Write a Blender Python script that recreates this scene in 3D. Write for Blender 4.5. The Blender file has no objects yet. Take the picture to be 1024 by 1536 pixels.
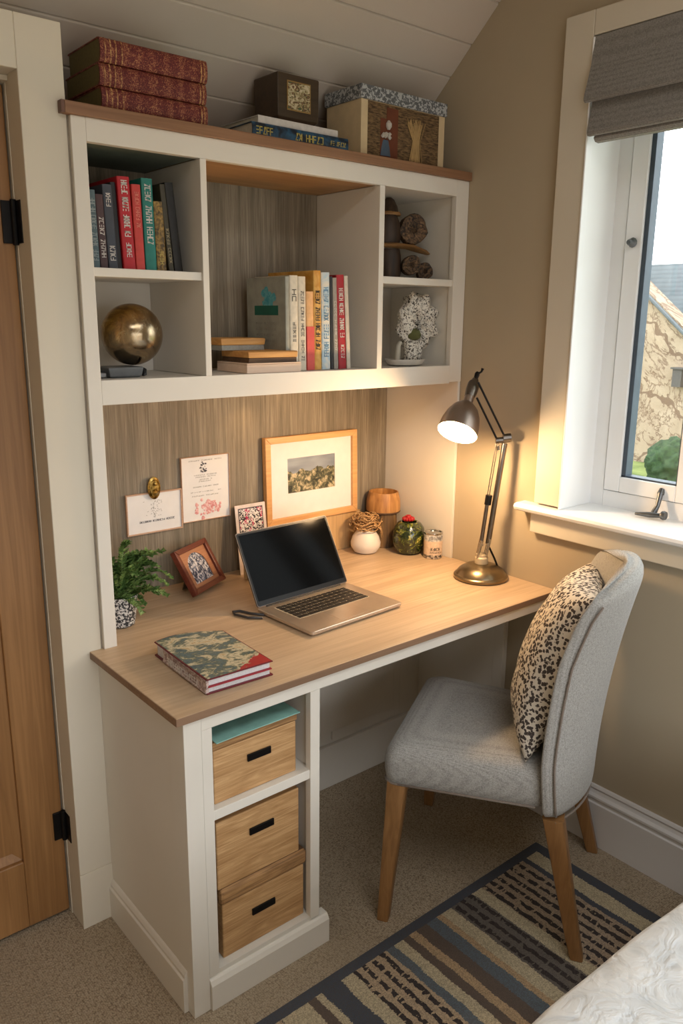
import bpy, bmesh, math, random
from mathutils import Vector, Matrix
random.seed(7)
S = bpy.context.scene
COL = S.collection
R = math.radians
# ------------------------------------------------------------------ camera
cam_d = bpy.data.cameras.new('camera'); cam = bpy.data.objects.new('camera', cam_d); COL.objects.link(cam); S.camera = cam
Fv = Vector((0.6231441, 0.74572367, -0.23577032)); Rv = Vector((0.76877667, -0.63944887, 0.00935863)); Uv = Vector((0.14378412, 0.1870865, 0.97176374))
mw = Matrix((Rv, Uv, -Fv)).transposed().to_4x4(); mw.translation = Vector((-1.98846, -2.126955, 1.558828))
cam.matrix_world = mw
cam_d.sensor_fit = 'VERTICAL'; cam_d.sensor_height = 36; cam_d.lens = 1202.72 / 1536 * 36; cam_d.clip_start = .02
# ------------------------------------------------------------------ world, lights, exposure
W = bpy.data.worlds.new('world'); S.world = W; W.use_nodes = True
wn = W.node_tree; wn.nodes.clear()
WORLD_STRENGTH = 5.2
tc = wn.nodes.new('ShaderNodeTexCoord'); sp = wn.nodes.new('ShaderNodeSeparateXYZ'); cr = wn.nodes.new('ShaderNodeValToRGB')
bgn = wn.nodes.new('ShaderNodeBackground'); wo = wn.nodes.new('ShaderNodeOutputWorld')
wn.links.new(tc.outputs['Generated'], sp.inputs[0]); wn.links.new(sp.outputs['Z'], cr.inputs[0]); wn.links.new(cr.outputs[0], bgn.inputs[0]); wn.links.new(bgn.outputs[0], wo.inputs[0])
cr.color_ramp.elements[0].position = .0; cr.color_ramp.elements[0].color = (.30, .28, .25, 1); _e = cr.color_ramp.elements.new(.02); _e.color = (1.0, 1.05, 1.12, 1)
_e = cr.color_ramp.elements[2]; _e.position = .25; _e.color = (.93, .965, 1.0, 1)
bgn.inputs[1].default_value = WORLD_STRENGTH
def portal(loc, rot, sx, sy):
    l = bpy.data.lights.new('daylight_portal', 'AREA'); l.shape = 'RECTANGLE'; l.size = sx; l.size_y = sy; l.cycles.is_portal = True
    o = bpy.data.objects.new('daylight_portal', l); o.location = loc; o.rotation_euler = rot; COL.objects.link(o)
portal((.30, -1.26, 1.65), (0, R(90), 0), 1.3, 1.0)          # window beside the desk
portal((-1.55, -3.7, .95), (R(90), 0, 0), 2.3, 1.8)     # glazed opening in the wall behind the camera
portal((-1.45, -2.72, 3.02), (0, 0, 0), 2.1, 1.0)         # opening added in the unseen ceiling to brighten floor, chair and bed
S.view_settings.view_transform = 'Standard'; S.view_settings.look = 'None'; S.view_settings.gamma = 1; S.view_settings.use_curve_mapping = False
S.view_settings.exposure = 0.06
# ------------------------------------------------------------------ materials
def lin(c):
    return tuple(((x / 255) / 12.92 if x / 255 <= .04045 else ((x / 255 + .055) / 1.055) ** 2.4) for x in c) + (1,)
class Mt:
    def __init__(s, name, rough=.5, metal=0.0, spec=.5):
        s.m = bpy.data.materials.new(name); s.m.use_nodes = True; s.t = s.m.node_tree; s.n = s.t.nodes; s.l = s.t.links
        s.b = s.n['Principled BSDF']; s.b.inputs['Roughness'].default_value = rough; s.b.inputs['Metallic'].default_value = metal
        s.b.inputs['Specular IOR Level'].default_value = spec
        s.co = s.n.new('ShaderNodeTexCoord').outputs['Object']
    def map(s, scale=(1, 1, 1), rot=(0, 0, 0), loc=(0, 0, 0)):
        m = s.n.new('ShaderNodeMapping'); m.inputs['Scale'].default_value = scale; m.inputs['Rotation'].default_value = rot; m.inputs['Location'].default_value = loc
        s.l.new(s.co, m.inputs[0]); return m.outputs[0]
    def noise(s, scale, detail=4, vec=None, dist=0, rough=.5):
        n = s.n.new('ShaderNodeTexNoise'); n.inputs['Scale'].default_value = scale; n.inputs['Detail'].default_value = detail; n.inputs['Distortion'].default_value = dist; n.inputs['Roughness'].default_value = rough
        s.l.new(vec or s.co, n.inputs['Vector']); return n.outputs['Fac']
    def voro(s, scale, vec=None, feat='F1', out='Distance', rnd=1):
        n = s.n.new('ShaderNodeTexVoronoi'); n.feature = feat; n.inputs['Scale'].default_value = scale; n.inputs['Randomness'].default_value = rnd
        s.l.new(vec or s.co, n.inputs['Vector']); return n.outputs[out]
    def wave(s, scale, vec=None, dist=0, dirn='X', typ='BANDS', detail=2):
        n = s.n.new('ShaderNodeTexWave'); n.wave_type = typ; n.inputs['Scale'].default_value = scale; n.inputs['Distortion'].default_value = dist; n.inputs['Detail'].default_value = detail
        if typ == 'BANDS': n.bands_direction = dirn
        s.l.new(vec or s.co, n.inputs['Vector']); return n.outputs['Fac']
    def ramp(s, fac, stops, interp='LINEAR'):
        r = s.n.new('ShaderNodeValToRGB'); r.color_ramp.interpolation = interp; e = r.color_ramp.elements
        e[0].position = stops[0][0]; e[0].color = lin(stops[0][1]); e[1].position = stops[1][0]; e[1].color = lin(stops[1][1])
        for p, c in stops[2:]:
            k = e.new(p); k.color = lin(c)
        s.l.new(fac, r.inputs[0]); return r.outputs[0]
    def val(s, fac, a, b):
        r = s.n.new('ShaderNodeMapRange'); r.inputs['From Min'].default_value = a; r.inputs['From Max'].default_value = b; s.l.new(fac, r.inputs[0]); return r.outputs[0]
    def mix(s, fac, a, b, mode='MIX'):
        x = s.n.new('ShaderNodeMix'); x.data_type = 'RGBA'; x.blend_type = mode
        if isinstance(fac, float): x.inputs[0].default_value = fac
        else: s.l.new(fac, x.inputs[0])
        for i, v in ((6, a), (7, b)):
            if isinstance(v, tuple): x.inputs[i].default_value = lin(v)
            else: s.l.new(v, x.inputs[i])
        return x.outputs[2]
    def math(s, op, a, b=0.0):
        x = s.n.new('ShaderNodeMath'); x.operation = op
        for i, v in ((0, a), (1, b)):
            if isinstance(v, (float, int)): x.inputs[i].default_value = v
            else: s.l.new(v, x.inputs[i])
        return x.outputs[0]
    def xyz(s, i, vec=None):
        x = s.n.new('ShaderNodeSeparateXYZ'); s.l.new(vec or s.co, x.inputs[0]); return x.outputs[i]
    def color(s, c):
        if isinstance(c, tuple): s.b.inputs['Base Color'].default_value = lin(c)
        else: s.l.new(c, s.b.inputs['Base Color'])
        return s
    def bump(s, h, strength=.3, dist=.002):
        b = s.n.new('ShaderNodeBump'); b.inputs['Strength'].default_value = strength; b.inputs['Distance'].default_value = dist
        s.l.new(h, b.inputs['Height']); s.l.new(b.outputs[0], s.b.inputs['Normal']); return s
def plain(name, c, rough=.5, metal=0, var=.06, scale=30, bump=0, spec=.5):
    m = Mt(name, rough, metal, spec); n = m.noise(scale, 4)
    c2 = tuple(max(0, x * (1 - var * 2)) for x in c)
    m.color(m.ramp(n, [(.3, c2), (.7, c)]))
    if bump: m.bump(m.noise(scale * 6, 3), bump, .001)
    return m.m
def wood(name, c1, c2, axis=0, fine=90, rough=.5, bump=.15, c3=None, broad=7):
    m = Mt(name, rough); sc = [fine] * 3; sc[axis] = fine * .03; v = m.map(tuple(sc))
    sb = [broad] * 3; sb[axis] = broad * .15
    n1 = m.noise(1, 6, v, 1.2, .6); n2 = m.noise(1, 4, m.map(tuple(sb)), 2.0)
    mid = c3 or tuple((a + b) / 2 for a, b in zip(c1, c2))
    f = m.math('ADD', m.math('MULTIPLY', n1, .55), m.math('MULTIPLY', n2, .45))
    m.color(m.ramp(f, [(.33, c1), (.66, c2), (.5, mid)])).bump(n1, bump, .001); return m.m
white = plain('cabinet_paint', (226, 219, 207), .42, var=.015, scale=3, bump=.03)
nibpaint = plain('joinery_paint', (216, 206, 187), .5, var=.015, scale=3, bump=.03)
wallp = plain('wall_paint', (180, 165, 140), .85, var=.02, scale=2, bump=.05)
ceilp = plain('ceiling_paint', (200, 188, 174), .7, var=.02, scale=2)
winpaint = plain('window_paint', (246, 246, 245), .35, var=.01, scale=3)
skirtp = plain('skirting_paint', (222, 218, 215), .35, var=.01, scale=3)
desktop_m = wood('desktop_oak', (176, 148, 118), (208, 182, 150), 0, 60, .42, .08, broad=9)
edge_m = wood('desktop_edge', (120, 92, 70), (150, 118, 92), 0, 80, .5, .1)
topwood = wood('shelf_top_wood', (122, 86, 60), (156, 116, 86), 0, 70, .45, .1)
cubwood = wood('cubby_lining_wood', (150, 108, 66), (186, 142, 92), 0, 70, .5)
doorw = wood('door_oak', (122, 84, 46), (162, 118, 72), 2, 60, .42, .12, broad=5)
boxw = wood('storage_box_wood', (158, 116, 70), (216, 174, 124), 0, 130, .6, .8, broad=30)
boxw2 = wood('storage_box_rim_wood', (104, 72, 42), (190, 146, 96), 0, 90, .6, .4, broad=40)
legw = wood('chair_leg_oak', (122, 85, 48), (160, 117, 72), 2, 70, .4, .1)
framew = wood('picture_frame_wood', (200, 146, 90), (226, 176, 118), 0, 80, .45, .1)
pinkw = wood('slim_frame_wood', (176, 138, 112), (206, 170, 142), 0, 80, .5, .1)
redw = wood('mahogany_frame', (84, 34, 24), (120, 58, 40), 0, 80, .35, .1)
copperw = wood('copper_mount', (150, 96, 66), (190, 136, 100), 0, 120, .35, .2)
bambw = wood('bamboo_wood', (140, 92, 48), (206, 154, 92), 2, 50, .5, .4, broad=25)
barkw = wood('bark_wood', (60, 44, 28), (160, 124, 78), 2, 40, .7, .8, broad=30)
blockw = wood('rustic_block_wood', (176, 120, 60), (218, 166, 96), 0, 60, .55, .3)
barkdark = wood('dark_bark', (60, 40, 26), (110, 80, 50), 0, 80, .7, .5)
palew = wood('pale_pink_wood', (214, 184, 160), (230, 204, 182), 0, 80, .6, .1)
darkbox = wood('dark_box_wood', (54, 40, 26), (78, 60, 40), 0, 60, .5, .2)
black = plain('black_metal', (26, 24, 24), .4, .6, .1)
chrome = plain('chrome', (200, 198, 194), .15, 1, .03)
nickel = plain('brushed_nickel', (128, 120, 112), .3, 1, .05)
bronze = plain('antique_bronze', (150, 134, 108), .3, 1, .08, 12)
steel = plain('window_steel', (120, 122, 124), .35, .9, .1)
gasket = plain('gasket_grey', (70, 84, 98), .5, 0, .05)
def panel_mat():
    m = Mt('grey_oak_panel', .6); n1 = m.noise(1, 8, m.map((230, 230, 6)), .6, .7); n2 = m.noise(1, 4, m.map((14, 14, .8)), 3)
    f = m.math('ADD', m.math('MULTIPLY', n1, .6), m.math('MULTIPLY', n2, .4))
    m.color(m.ramp(f, [(.36, (102, 92, 76)), (.62, (156, 144, 124)), (.5, (129, 117, 99))])).bump(n1, .3, .001); return m.m
panelm = panel_mat()
def carpet_mat():
    m = Mt('carpet_loop', 1.0, spec=.1); v = m.voro(210, rnd=.6); n = m.noise(420, 2); b = m.noise(3, 3)
    c = m.ramp(v, [(.0, (204, 188, 164)), (.55, (168, 150, 126)), (.8, (122, 106, 88))])
    c = m.mix(m.val(b, .35, .7), c, m.mix(.5, c, (150, 134, 112)))
    m.color(c).bump(m.math('ADD', v, m.math('MULTIPLY', n, .4)), .7, .003); m.l.links if False else None
    return m.m
carpetm = carpet_mat()
def fabric(name, c1, c2, scale=700, bump=.5, rough=.95):
    m = Mt(name, rough, spec=.15); a = m.voro(scale, rnd=.4); n = m.noise(scale * .6, 3); bsc = m.noise(5, 2)
    f = m.math('ADD', m.math('MULTIPLY', a, .7), m.math('MULTIPLY', n, .5))
    m.color(m.ramp(f, [(.25, c2), (.85, c1)])).bump(f, bump, .001); m.b.inputs['Sheen Weight'].default_value = .25; return m.m
chairf = fabric('chair_tweed', (132, 129, 124), (190, 187, 181), 330, .25)
pipef = fabric('chair_piping', (112, 100, 90), (150, 136, 124), 600, .4)
blindf = fabric('blind_linen', (112, 108, 104), (158, 154, 148), 300, .2)
def rugm():
    m = Mt('striped_rug', 1.0, spec=.1); X = m.xyz(0)
    # x from 0 (far right edge) growing to the left, metres
    st = [(0, 'S'), (.032, 'C'), (.086, 'S'), (.104, 'D'), (.285, 'C'), (.325, 'M'), (.41, 'C'), (.45, 'T'), (.465, 'B'), (.505, 'K'), (.54, 'T'), (.568, 'K'), (.59, 'C'), (.625, 'B'), (.65, 'E'), (.76, 'C'), (.80, 'S'), (.855, 'C'), (.872, 'K'), (.90, 'C'), (.97, 'E'), (1.08, 'C'), (1.14, 'B'), (1.2, 'T'), (1.3, 'S'), (1.36, 'C'), (1.5, 'K')]
    pal = dict(S=(78, 82, 90), C=(200, 184, 152), D=(176, 154, 130), M=(112, 104, 96), T=(190, 160, 124), B=(100, 109, 116), K=(104, 90, 80), E=(190, 166, 136))
    wob = m.math('ADD', m.math('MULTIPLY', m.math('SUBTRACT', m.noise(14, 2), .5), .012), m.math('MULTIPLY', m.math('SUBTRACT', m.noise(220, 2), .5), .012))
    xx = m.math('MULTIPLY', m.math('ADD', X, wob), 1 / 1.6)
    base = m.ramp(xx, [(0, pal['S']), (st[1][0] / 1.6, pal['C'])] + [(a / 1.6, pal[k]) for a, k in st[2:]], 'CONSTANT')
    dz = m.ramp(xx, [(0, (0, 0, 0)), (.104 / 1.6, (255,) * 3), (.285 / 1.6, (0, 0, 0)), (.325 / 1.6, (255,) * 3), (.41 / 1.6, (0, 0, 0)), (.65 / 1.6, (255,) * 3), (.76 / 1.6, (0, 0, 0)), (.97 / 1.6, (255,) * 3), (1.08 / 1.6, (0, 0, 0))], 'CONSTANT')
    rows = m.math('SINE', m.math('MULTIPLY', m.math('ADD', X, m.math('MULTIPLY', m.math('SUBTRACT', m.noise(60, 2), .5), .016)), 2 * math.pi / .03))
    dots = m.noise(1, 2, m.map((30, 75, 1)))
    mask = m.math('MULTIPLY', m.math('GREATER_THAN', rows, .15), m.math('GREATER_THAN', dots, .42))
    mask = m.math('MULTIPLY', mask, m.math('GREATER_THAN', dz, .5))
    c = m.mix(mask, base, (58, 52, 52)); c = m.mix(m.math('GREATER_THAN', m.math('ADD', m.xyz(1), m.math('MULTIPLY', wob, .3)), -.030), c, pal['S'])
    pile = m.noise(330, 3); vv = m.voro(300, rnd=.6)
    c = m.mix(m.val(pile, .38, .62), c, m.mix(.5, c, (84, 76, 70)), 'MIX')
    m.color(c).bump(vv, .6, .003); return m.m
def leopard():
    m = Mt('spotted_linen', .95, spec=.1); d = m.noise(38, 2)
    vm = m.n.new('ShaderNodeVectorMath'); vm.operation = 'ADD'; nn = m.n.new('ShaderNodeTexNoise'); nn.inputs['Scale'].default_value = 90; m.l.new(m.co, nn.inputs['Vector'])
    sc = m.n.new('ShaderNodeVectorMath'); sc.operation = 'SCALE'; sc.inputs['Scale'].default_value = .012; m.l.new(nn.outputs['Color'], sc.inputs[0]); m.l.new(m.co, vm.inputs[0]); m.l.new(sc.outputs[0], vm.inputs[1])
    v = m.voro(98, vm.outputs[0]); f = m.math('ADD', v, m.math('MULTIPLY', m.noise(160, 2), .25))
    m.color(m.ramp(f, [(.54, (78, 70, 66)), (.64, (220, 210, 194)), (.59, (128, 116, 106))])).bump(m.noise(600, 2), .3, .001); return m.m
def quilt():
    m = Mt('quilted_cotton', .9, spec=.2); n = m.noise(16, 3, None, 2.5); v = m.voro(22, feat='SMOOTH_F1')
    f = m.math('ADD', m.math('MULTIPLY', n, .7), m.math('MULTIPLY', v, .5))
    m.color(m.ramp(f, [(.35, (206, 210, 212)), (.8, (236, 238, 238))])).bump(f, .9, .012); return m.m
def speck(name, a, b, scale=160, th=.5, rough=.5, bump=.4):
    m = Mt(name, rough); n = m.noise(scale, 3, None, .8)
    m.color(m.ramp(n, [(th - .04, a), (th + .04, b)])).bump(n, bump, .002); return m.m
def brocade(k=0):
    m = Mt('red_brocade_cloth', .6); n = m.noise(150, 5, m.map((1, 1, 1), (0, 0, 0), (k, 0, 0)), 3.0); w = m.wave(9, m.map((1, 1, 1), (0, 0, 0), (k * .07, 0, 0)), 6, 'Z', 'RINGS', 4)
    f = m.math('ADD', m.math('MULTIPLY', n, .92), m.math('MULTIPLY', w, .07))
    m.color(m.ramp(f, [(.44, (86, 20, 20)), (.53, (118, 40, 34)), (.62, (168, 116, 78)), (.5, (104, 28, 26))])).bump(f, .4, .002); return m.m
def multi(name, stops, scale=30, dist=1.5, rough=.5, vec=(1, 1, 1), bump=0, detail=5, metal=0):
    m = Mt(name, rough, metal); n = m.noise(scale, detail, m.map(vec), dist); m.color(m.ramp(n, stops))
    if bump: m.bump(n, bump, .002)
    return m.m
paper = plain('page_paper', (226, 216, 196), .8, var=.04, scale=200)
greypaper = plain('grey_page_paper', (150, 146, 136), .8, var=.05, scale=200)
cardm = plain('card_white', (232, 228, 224), .7, var=.01)
ink = plain('ink_grey', (84, 80, 84), .8)
inkw = plain('ink_white', (222, 214, 206), .7)
inkgold = plain('ink_gold', (206, 186, 96), .5)
inkdark = plain('ink_dark', (60, 52, 48), .7)
# ------------------------------------------------------------------ mesh helpers
def box(bm, x0, x1, y0, y1, z0, z1, mi=0):
    v = [bm.verts.new(p) for p in ((x0, y0, z0), (x1, y0, z0), (x1, y1, z0), (x0, y1, z0), (x0, y0, z1), (x1, y0, z1), (x1, y1, z1), (x0, y1, z1))]
    for f in ((3, 2, 1, 0), (4, 5, 6, 7), (0, 1, 5, 4), (1, 2, 6, 5), (2, 3, 7, 6), (3, 0, 4, 7)):
        bm.faces.new([v[i] for i in f]).material_index = mi
def loft(bm, rings, cap=True, mi=0, closed=True):
    vs = [[bm.verts.new(p) for p in r] for r in rings]; n = len(vs[0])
    for a, b in zip(vs[:-1], vs[1:]):
        for i in range(n if closed else n - 1):
            j = (i + 1) % n
            bm.faces.new((a[i], a[j], b[j], b[i])).material_index = mi
    if cap:
        bm.faces.new(list(reversed(vs[0]))).material_index = mi; bm.faces.new(vs[-1]).material_index = mi
def lathe(bm, prof, seg=40, mat=None, mi=0, cx=0, cy=0, cap=True):
    rings = [[(cx + r * math.cos(2 * math.pi * i / seg), cy + r * math.sin(2 * math.pi * i / seg), z) for i in range(seg)] for r, z in prof]
    if mat: rings = [[tuple(mat @ Vector(p)) for p in r] for r in rings]
    loft(bm, rings, cap, mi)
def tube(bm, pts, r, seg=10, mi=0, squash=None):
    pts = [Vector(p) for p in pts]; rs = r if isinstance(r, (list, tuple)) else [r] * len(pts); rings = []; up = None
    for i, p in enumerate(pts):
        t = (pts[min(i + 1, len(pts) - 1)] - pts[max(i - 1, 0)]).normalized()
        if up is None: up = t.orthogonal().normalized()
        up = (up - t * up.dot(t)).normalized(); s = t.cross(up)
        rings.append([tuple(p + (up * math.cos(2 * math.pi * k / seg) + s * math.sin(2 * math.pi * k / seg)) * rs[i]) for k in range(seg)])
    loft(bm, rings, True, mi)
def prism(bm, poly, a, b, axis=1, mi=0):
    def P(u, v, w): return {0: (w, u, v), 1: (u, w, v), 2: (u, v, w)}[axis]
    loft(bm, [[P(u, v, a) for u, v in poly], [P(u, v, b) for u, v in poly]], True, mi)
def obj(name, bm, mat, parent=None, bevel=0, smooth=False, seg=2, label=None):
    bmesh.ops.recalc_face_normals(bm, faces=bm.faces)
    me = bpy.data.meshes.new(name); bm.to_mesh(me); bm.free()
    for m in (mat if isinstance(mat, (list, tuple)) else [mat]): me.materials.append(m)
    o = bpy.data.objects.new(name, me); COL.objects.link(o)
    if smooth: me.shade_smooth()
    if bevel:
        b = o.modifiers.new('bevel', 'BEVEL'); b.width = bevel; b.segments = seg; b.limit_method = 'ANGLE'; b.angle_limit = R(40)
    if smooth == 'auto':
        for p in me.polygons: p.use_smooth = True
        me.set_sharp_from_angle(angle=R(35))
    if parent: o.parent = parent
    if label: o['label'] = label
    return o
def BX(name, dims, mat, parent=None, bevel=.0015, **k):
    bm = bmesh.new()
    for d in (dims if isinstance(dims[0], (list, tuple)) else [dims]): box(bm, *d)
    return obj(name, bm, mat, parent, bevel, **k)
def thing(name, label, cat, loc=(0, 0, 0), rot=(0, 0, 0), group=None):
    o = bpy.data.objects.new(name, None); COL.objects.link(o); o.empty_display_size = .05
    o.location = loc; o.rotation_euler = rot; o['label'] = label; o['category'] = cat
    if group: o['group'] = group
    return o
def tag(o, label, cat, group=None, kind=None):
    o['label'] = label; o['category'] = cat
    if group: o['group'] = group
    if kind: o['kind'] = kind
    return o
def struct(o):
    o['kind'] = 'structure'; return o
def sroot(name):
    o = bpy.data.objects.new(name, None); COL.objects.link(o); o['kind'] = 'structure'; return o
def glyphs(bm, P, length, h, n, seed=0, weight=.14, words=None):
    """thin pen strokes standing for a line of print; P(u,v,w) maps to local space"""
    rnd = random.Random(seed); cw = length / n
    def bar(u0, v0, u1, v1, t):
        d = Vector((u1 - u0, v1 - v0)); 
        if d.length < 1e-6: return
        q = Vector((-d.y, d.x)).normalized() * t / 2
        a = [(u0 + q.x, v0 + q.y), (u1 + q.x, v1 + q.y), (u1 - q.x, v1 - q.y), (u0 - q.x, v0 - q.y)]
        loft(bm, [[P(u, v, 0) for u, v in a], [P(u, v, .0004) for u, v in a]])
    for i in range(n):
        if words and (i + 1) % words == 0: continue
        x0 = i * cw + cw * .12; w = cw * .72; t = h * weight
        k = rnd.randint(0, 5)
        if k in (0, 1, 4): bar(x0, 0, x0, h, t)
        if k in (1, 2): bar(x0 + w, 0, x0 + w, h, t)
        if k in (0, 3, 5): bar(x0, h - t / 2, x0 + w, h - t / 2, t)
        if k in (2, 3, 1): bar(x0, h * .5, x0 + w, h * .5, t)
        if k in (0, 3, 2): bar(x0, t / 2, x0 + w, t / 2, t)
        if k in (4, 5): bar(x0, 0, x0 + w, h, t)
        if k == 4: bar(x0 + w, 0, x0, h, t)
        if k == 5: bar(x0 + w * .5, 0, x0 + w * .5, h * .6, t)
# ------------------------------------------------------------------ the room
struct(BX('floor', (-2.8, .25, -3.6, .1, -.06, 0), carpetm, bevel=0))
struct(BX('wall_back', (-2.8, .25, 0, .12, 0, 2.1), wallp, bevel=0))
WY0, WY1, WZ0, WZ1 = -.770, -1.75, 1.012, 2.272
bm = bmesh.new()
box(bm, 0, .25, WY0, 0, 0, 3.0); box(bm, 0, .25, -3.6, WY1, 0, 3.0); box(bm, 0, .25, WY1, WY0, 0, WZ0); box(bm, 0, .25, WY1, WY0, WZ1, 3.0)
bmesh.ops.remove_doubles(bm, verts=bm.verts, dist=1e-5)
struct(obj('wall_right', bm, wallp))
struct(BX('wall_left', (-2.92, -2.8, -3.6, .1, 0, 3.0), wallp, bevel=0))
# wall behind the camera, with its glazed opening left open to the sky
struct(BX('wall_rear', [(-2.8, -2.6, -3.72, -3.6, 0, 3.0), (-.5, .25, -3.72, -3.6, 0, 3.0), (-2.6, -.5, -3.72, -3.6, 0, .1), (-2.6, -.5, -3.72, -3.6, 1.75, 3.0)], wallp, bevel=0))
# sloping boarded ceiling: z = 2.057 - .883 y
cz = lambda y: 2.057 - .883 * y
bm = bmesh.new()
edges = [.1, -.085, -.17, -.251, -.332, -.43, -.62, -.81, -.93]
g = .0022
for i in range(len(edges) - 1):
    a, b = edges[i] - g * (i > 0), edges[i + 1] + g
    prism(bm, [(a, cz(a)), (b, cz(b)), (b, cz(b) + .03), (a, cz(a) + .03)], -2.8, 0, axis=0)
prism(bm, [(.12, cz(.12) + .008), (-.94, cz(-.94) + .008), (-.94, cz(-.94) + .1), (.12, cz(.12) + .1)], -2.8, 0, axis=0)
box(bm, -2.8, 0, -2.25, -.925, 2.875, 2.98); box(bm, -2.8, 0, -3.6, -3.15, 2.875, 2.98); box(bm, -2.8, -2.45, -3.15, -2.25, 2.875, 2.98); box(bm, -.45, 0, -3.15, -2.25, 2.875, 2.98)  # flat part, out of view; gap added to let sky light down
struct(obj('ceiling', bm, ceilp, bevel=.002))
# boxed-in wall with the door, left of the desk
bm = bmesh.new()
box(bm, -1.356, -1.26, -.338, 0, 0, 2.144); box(bm, -2.2, -1.356, -.338, -.20, 2.040, 2.144); box(bm, -2.8, -2.2, -.338, -.20, 0, 2.144); box(bm, -2.8, -1.356, -.20, 0, 2.040, 2.144)
struct(obj('wall_door_side', bm, nibpaint, bevel=.002)).name = 'wall_front'
d = sroot('door_1'); DX = -1.358
bm = bmesh.new()
DL, DR, dy0, dy1 = -2.12, DX - .003, -.256, -.216
box(bm, DL, DL + .12, dy0, dy1, .012, 2.026); box(bm, DR - .105, DR, dy0, dy1, .012, 2.026)
box(bm, DL + .12, DR - .105, dy0, dy1, .012, .205); box(bm, DL + .12, DR - .105, dy0, dy1, 1.9, 2.026); box(bm, DL + .12, DR - .105, dy0, dy1, .98, 1.1)
obj('door_frame', bm, doorw, d, .003)
for z0, z1 in ((.205, .98), (1.1, 1.9)):
    bm = bmesh.new()
    xa, xb = DL + .12, DR - .105; k = .022
    loft(bm, [[(xa, dy0 + .012, z0), (xb, dy0 + .012, z0), (xb, dy0 + .012, z1), (xa, dy0 + .012, z1)], [(xa + k, dy0 + .02, z0 + k), (xb - k, dy0 + .02, z0 + k), (xb - k, dy0 + .02, z1 - k), (xa + k, dy0 + .02, z1 - k)]], cap=False)
    box(bm, xa + k, xb - k, dy0 + .02, dy1 - .005, z0 + k, z1 - k)
    obj('door_panel', bm, doorw, d, 0)
BX('door_jamb', [(-1.3545, -1.3525 + .0, -.336, -.20, 0, 2.038), (-1.3575, -1.3545, -.262, -.20, 0, 2.038), (-2.2, -2.123, -.30, -.20, 0, 2.04), (-2.123, -1.357, -.28, -.20, 2.029, 2.039)], nibpaint, d, 0)
for za, zb in ((1.708, 1.796), (.232, .310)):
    bm = bmesh.new(); box(bm, -1.386, -1.361, -.2615, -.2565, za, zb); box(bm, -1.3582, -1.3552, -.297, -.262, za, zb)
    tube(bm, [(-1.3615, -.265, za - .003), (-1.3615, -.265, zb + .003)], .0065, 12)
    obj('door_hinge', bm, black, d, .001, label='black metal butt hinge')
BX('door_handle', [(DL + .05, DL + .17, dy0 - .05, dy0 - .035, 1.0, 1.015), (DL + .045, DL + .065, dy0 - .05, dy0, 1.0, 1.015)], black, d)
struct(BX('trim_1', [(-1.3575, -1.259, -.3415, -.3385, 0, .160)], nibpaint, bevel=.001))
# skirting along right wall, stepped profile
prof = [(0, 0), (-.018, 0), (-.018, .138), (-.0125, .1405), (-.0125, .150), (-.017, .153), (-.017, .160), (-.010, .168), (-.007, .178), (-.010, .184), (-.007, .193), (0, .193)]
bm = bmesh.new(); prism(bm, [(a, b) for a, b in prof], -.22, -3.6, axis=1)
struct(obj('baseboard_right', bm, skirtp, bevel=.0008))
# ------------------------------------------------------------------ the window
w = sroot('window_1')
BX('window_casing', [(-.022, 0, WY0 - .004 + .004, -.681, 1.02, 2.334), (-.022, 0, WY1 - .09, WY0, WZ1, 2.334), (-.022, 0, WY1 - .09, WY1, 1.02, WZ1)], nibpaint, w, .003)
BX('window_bead', [(-.026, -.001, WY0 - .006, WY0 - .0005, 1.0145, WZ1 - .004), ], winpaint, w, .002)
BX('window_reveal', [(.0005, .14, WY0 - .004, WY0 - .0003, 1.0145, WZ1 - .004), (.0005, .14, WY1 + .0003, WY1 + .004, 1.0145, WZ1 - .004), (.0005, .14, WY1, WY0 - .004, WZ1 - .004, WZ1 - .0003)], winpaint, w, 0)
bm = bmesh.new()
sp_ = [(.155, 1.0), (.155, 1.014), (-.040, 1.014), (-.050, 1.011), (-.054, 1.003), (-.050, .995), (-.040, .990), (-.012, .988), (0, .988), (0, 1.0)]
prism(bm, sp_, -.63, WY1 - .13, axis=1)
obj('window_sill', bm, winpaint, w, .001)
BX('window_apron', [(-.022, 0, WY1 - .1, -.672, .926, .988)], nibpaint, w, .003)
FX = .135
BX('window_frame', [(FX, FX + .09, WY0 - .045, WY0, WZ0, WZ1), (FX, FX + .09, WY1, WY1 + .045, WZ0, WZ1), (FX, FX + .09, WY1 + .0455, WY0 - .0455, WZ0, WZ0 + .05), (FX, FX + .09, WY1 + .0455, WY0 - .0455, WZ1 - .045, WZ1), (FX + .012, FX + .02, WY0 - .047, WY0 - .044, WZ0, WZ1)], winpaint, w, .003)
# opening casement: stiles, rails, gasket, pane
SY0, SY1, SZ0, SZ1 = WY0 - .050, -1.10, WZ0 + .053, WZ1 - .048
s_ = BX('window_sash', [(FX - .008, FX + .05, SY0 - .05, SY0, SZ0, SZ1), (FX - .008, FX + .05, SY1, SY1 + .055, SZ0, SZ1), (FX - .008, FX + .05, SY1 + .0555, SY0 - .0505, SZ0, SZ0 + .045), (FX - .008, FX + .05, SY1 + .0555, SY0 - .0505, SZ1 - .04, SZ1)], winpaint, w, .003)
BX('gasket', [(FX + .0, FX + .035, SY0 - .064, SY0 - .05, SZ0 + .045, SZ1 - .04), (FX + .0, FX + .035, SY1 + .055, SY1 + .061, SZ0 + .045, SZ1 - .04), (FX, FX + .035, SY1 + .05, SY0 - .05, SZ0 + .045, SZ0 + .05)], gasket, s_, .001)
BX('window_mullion', [(FX, FX + .09, SY1 - .045, SY1 - .002, WZ0, WZ1)], winpaint, w, .003)
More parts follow.
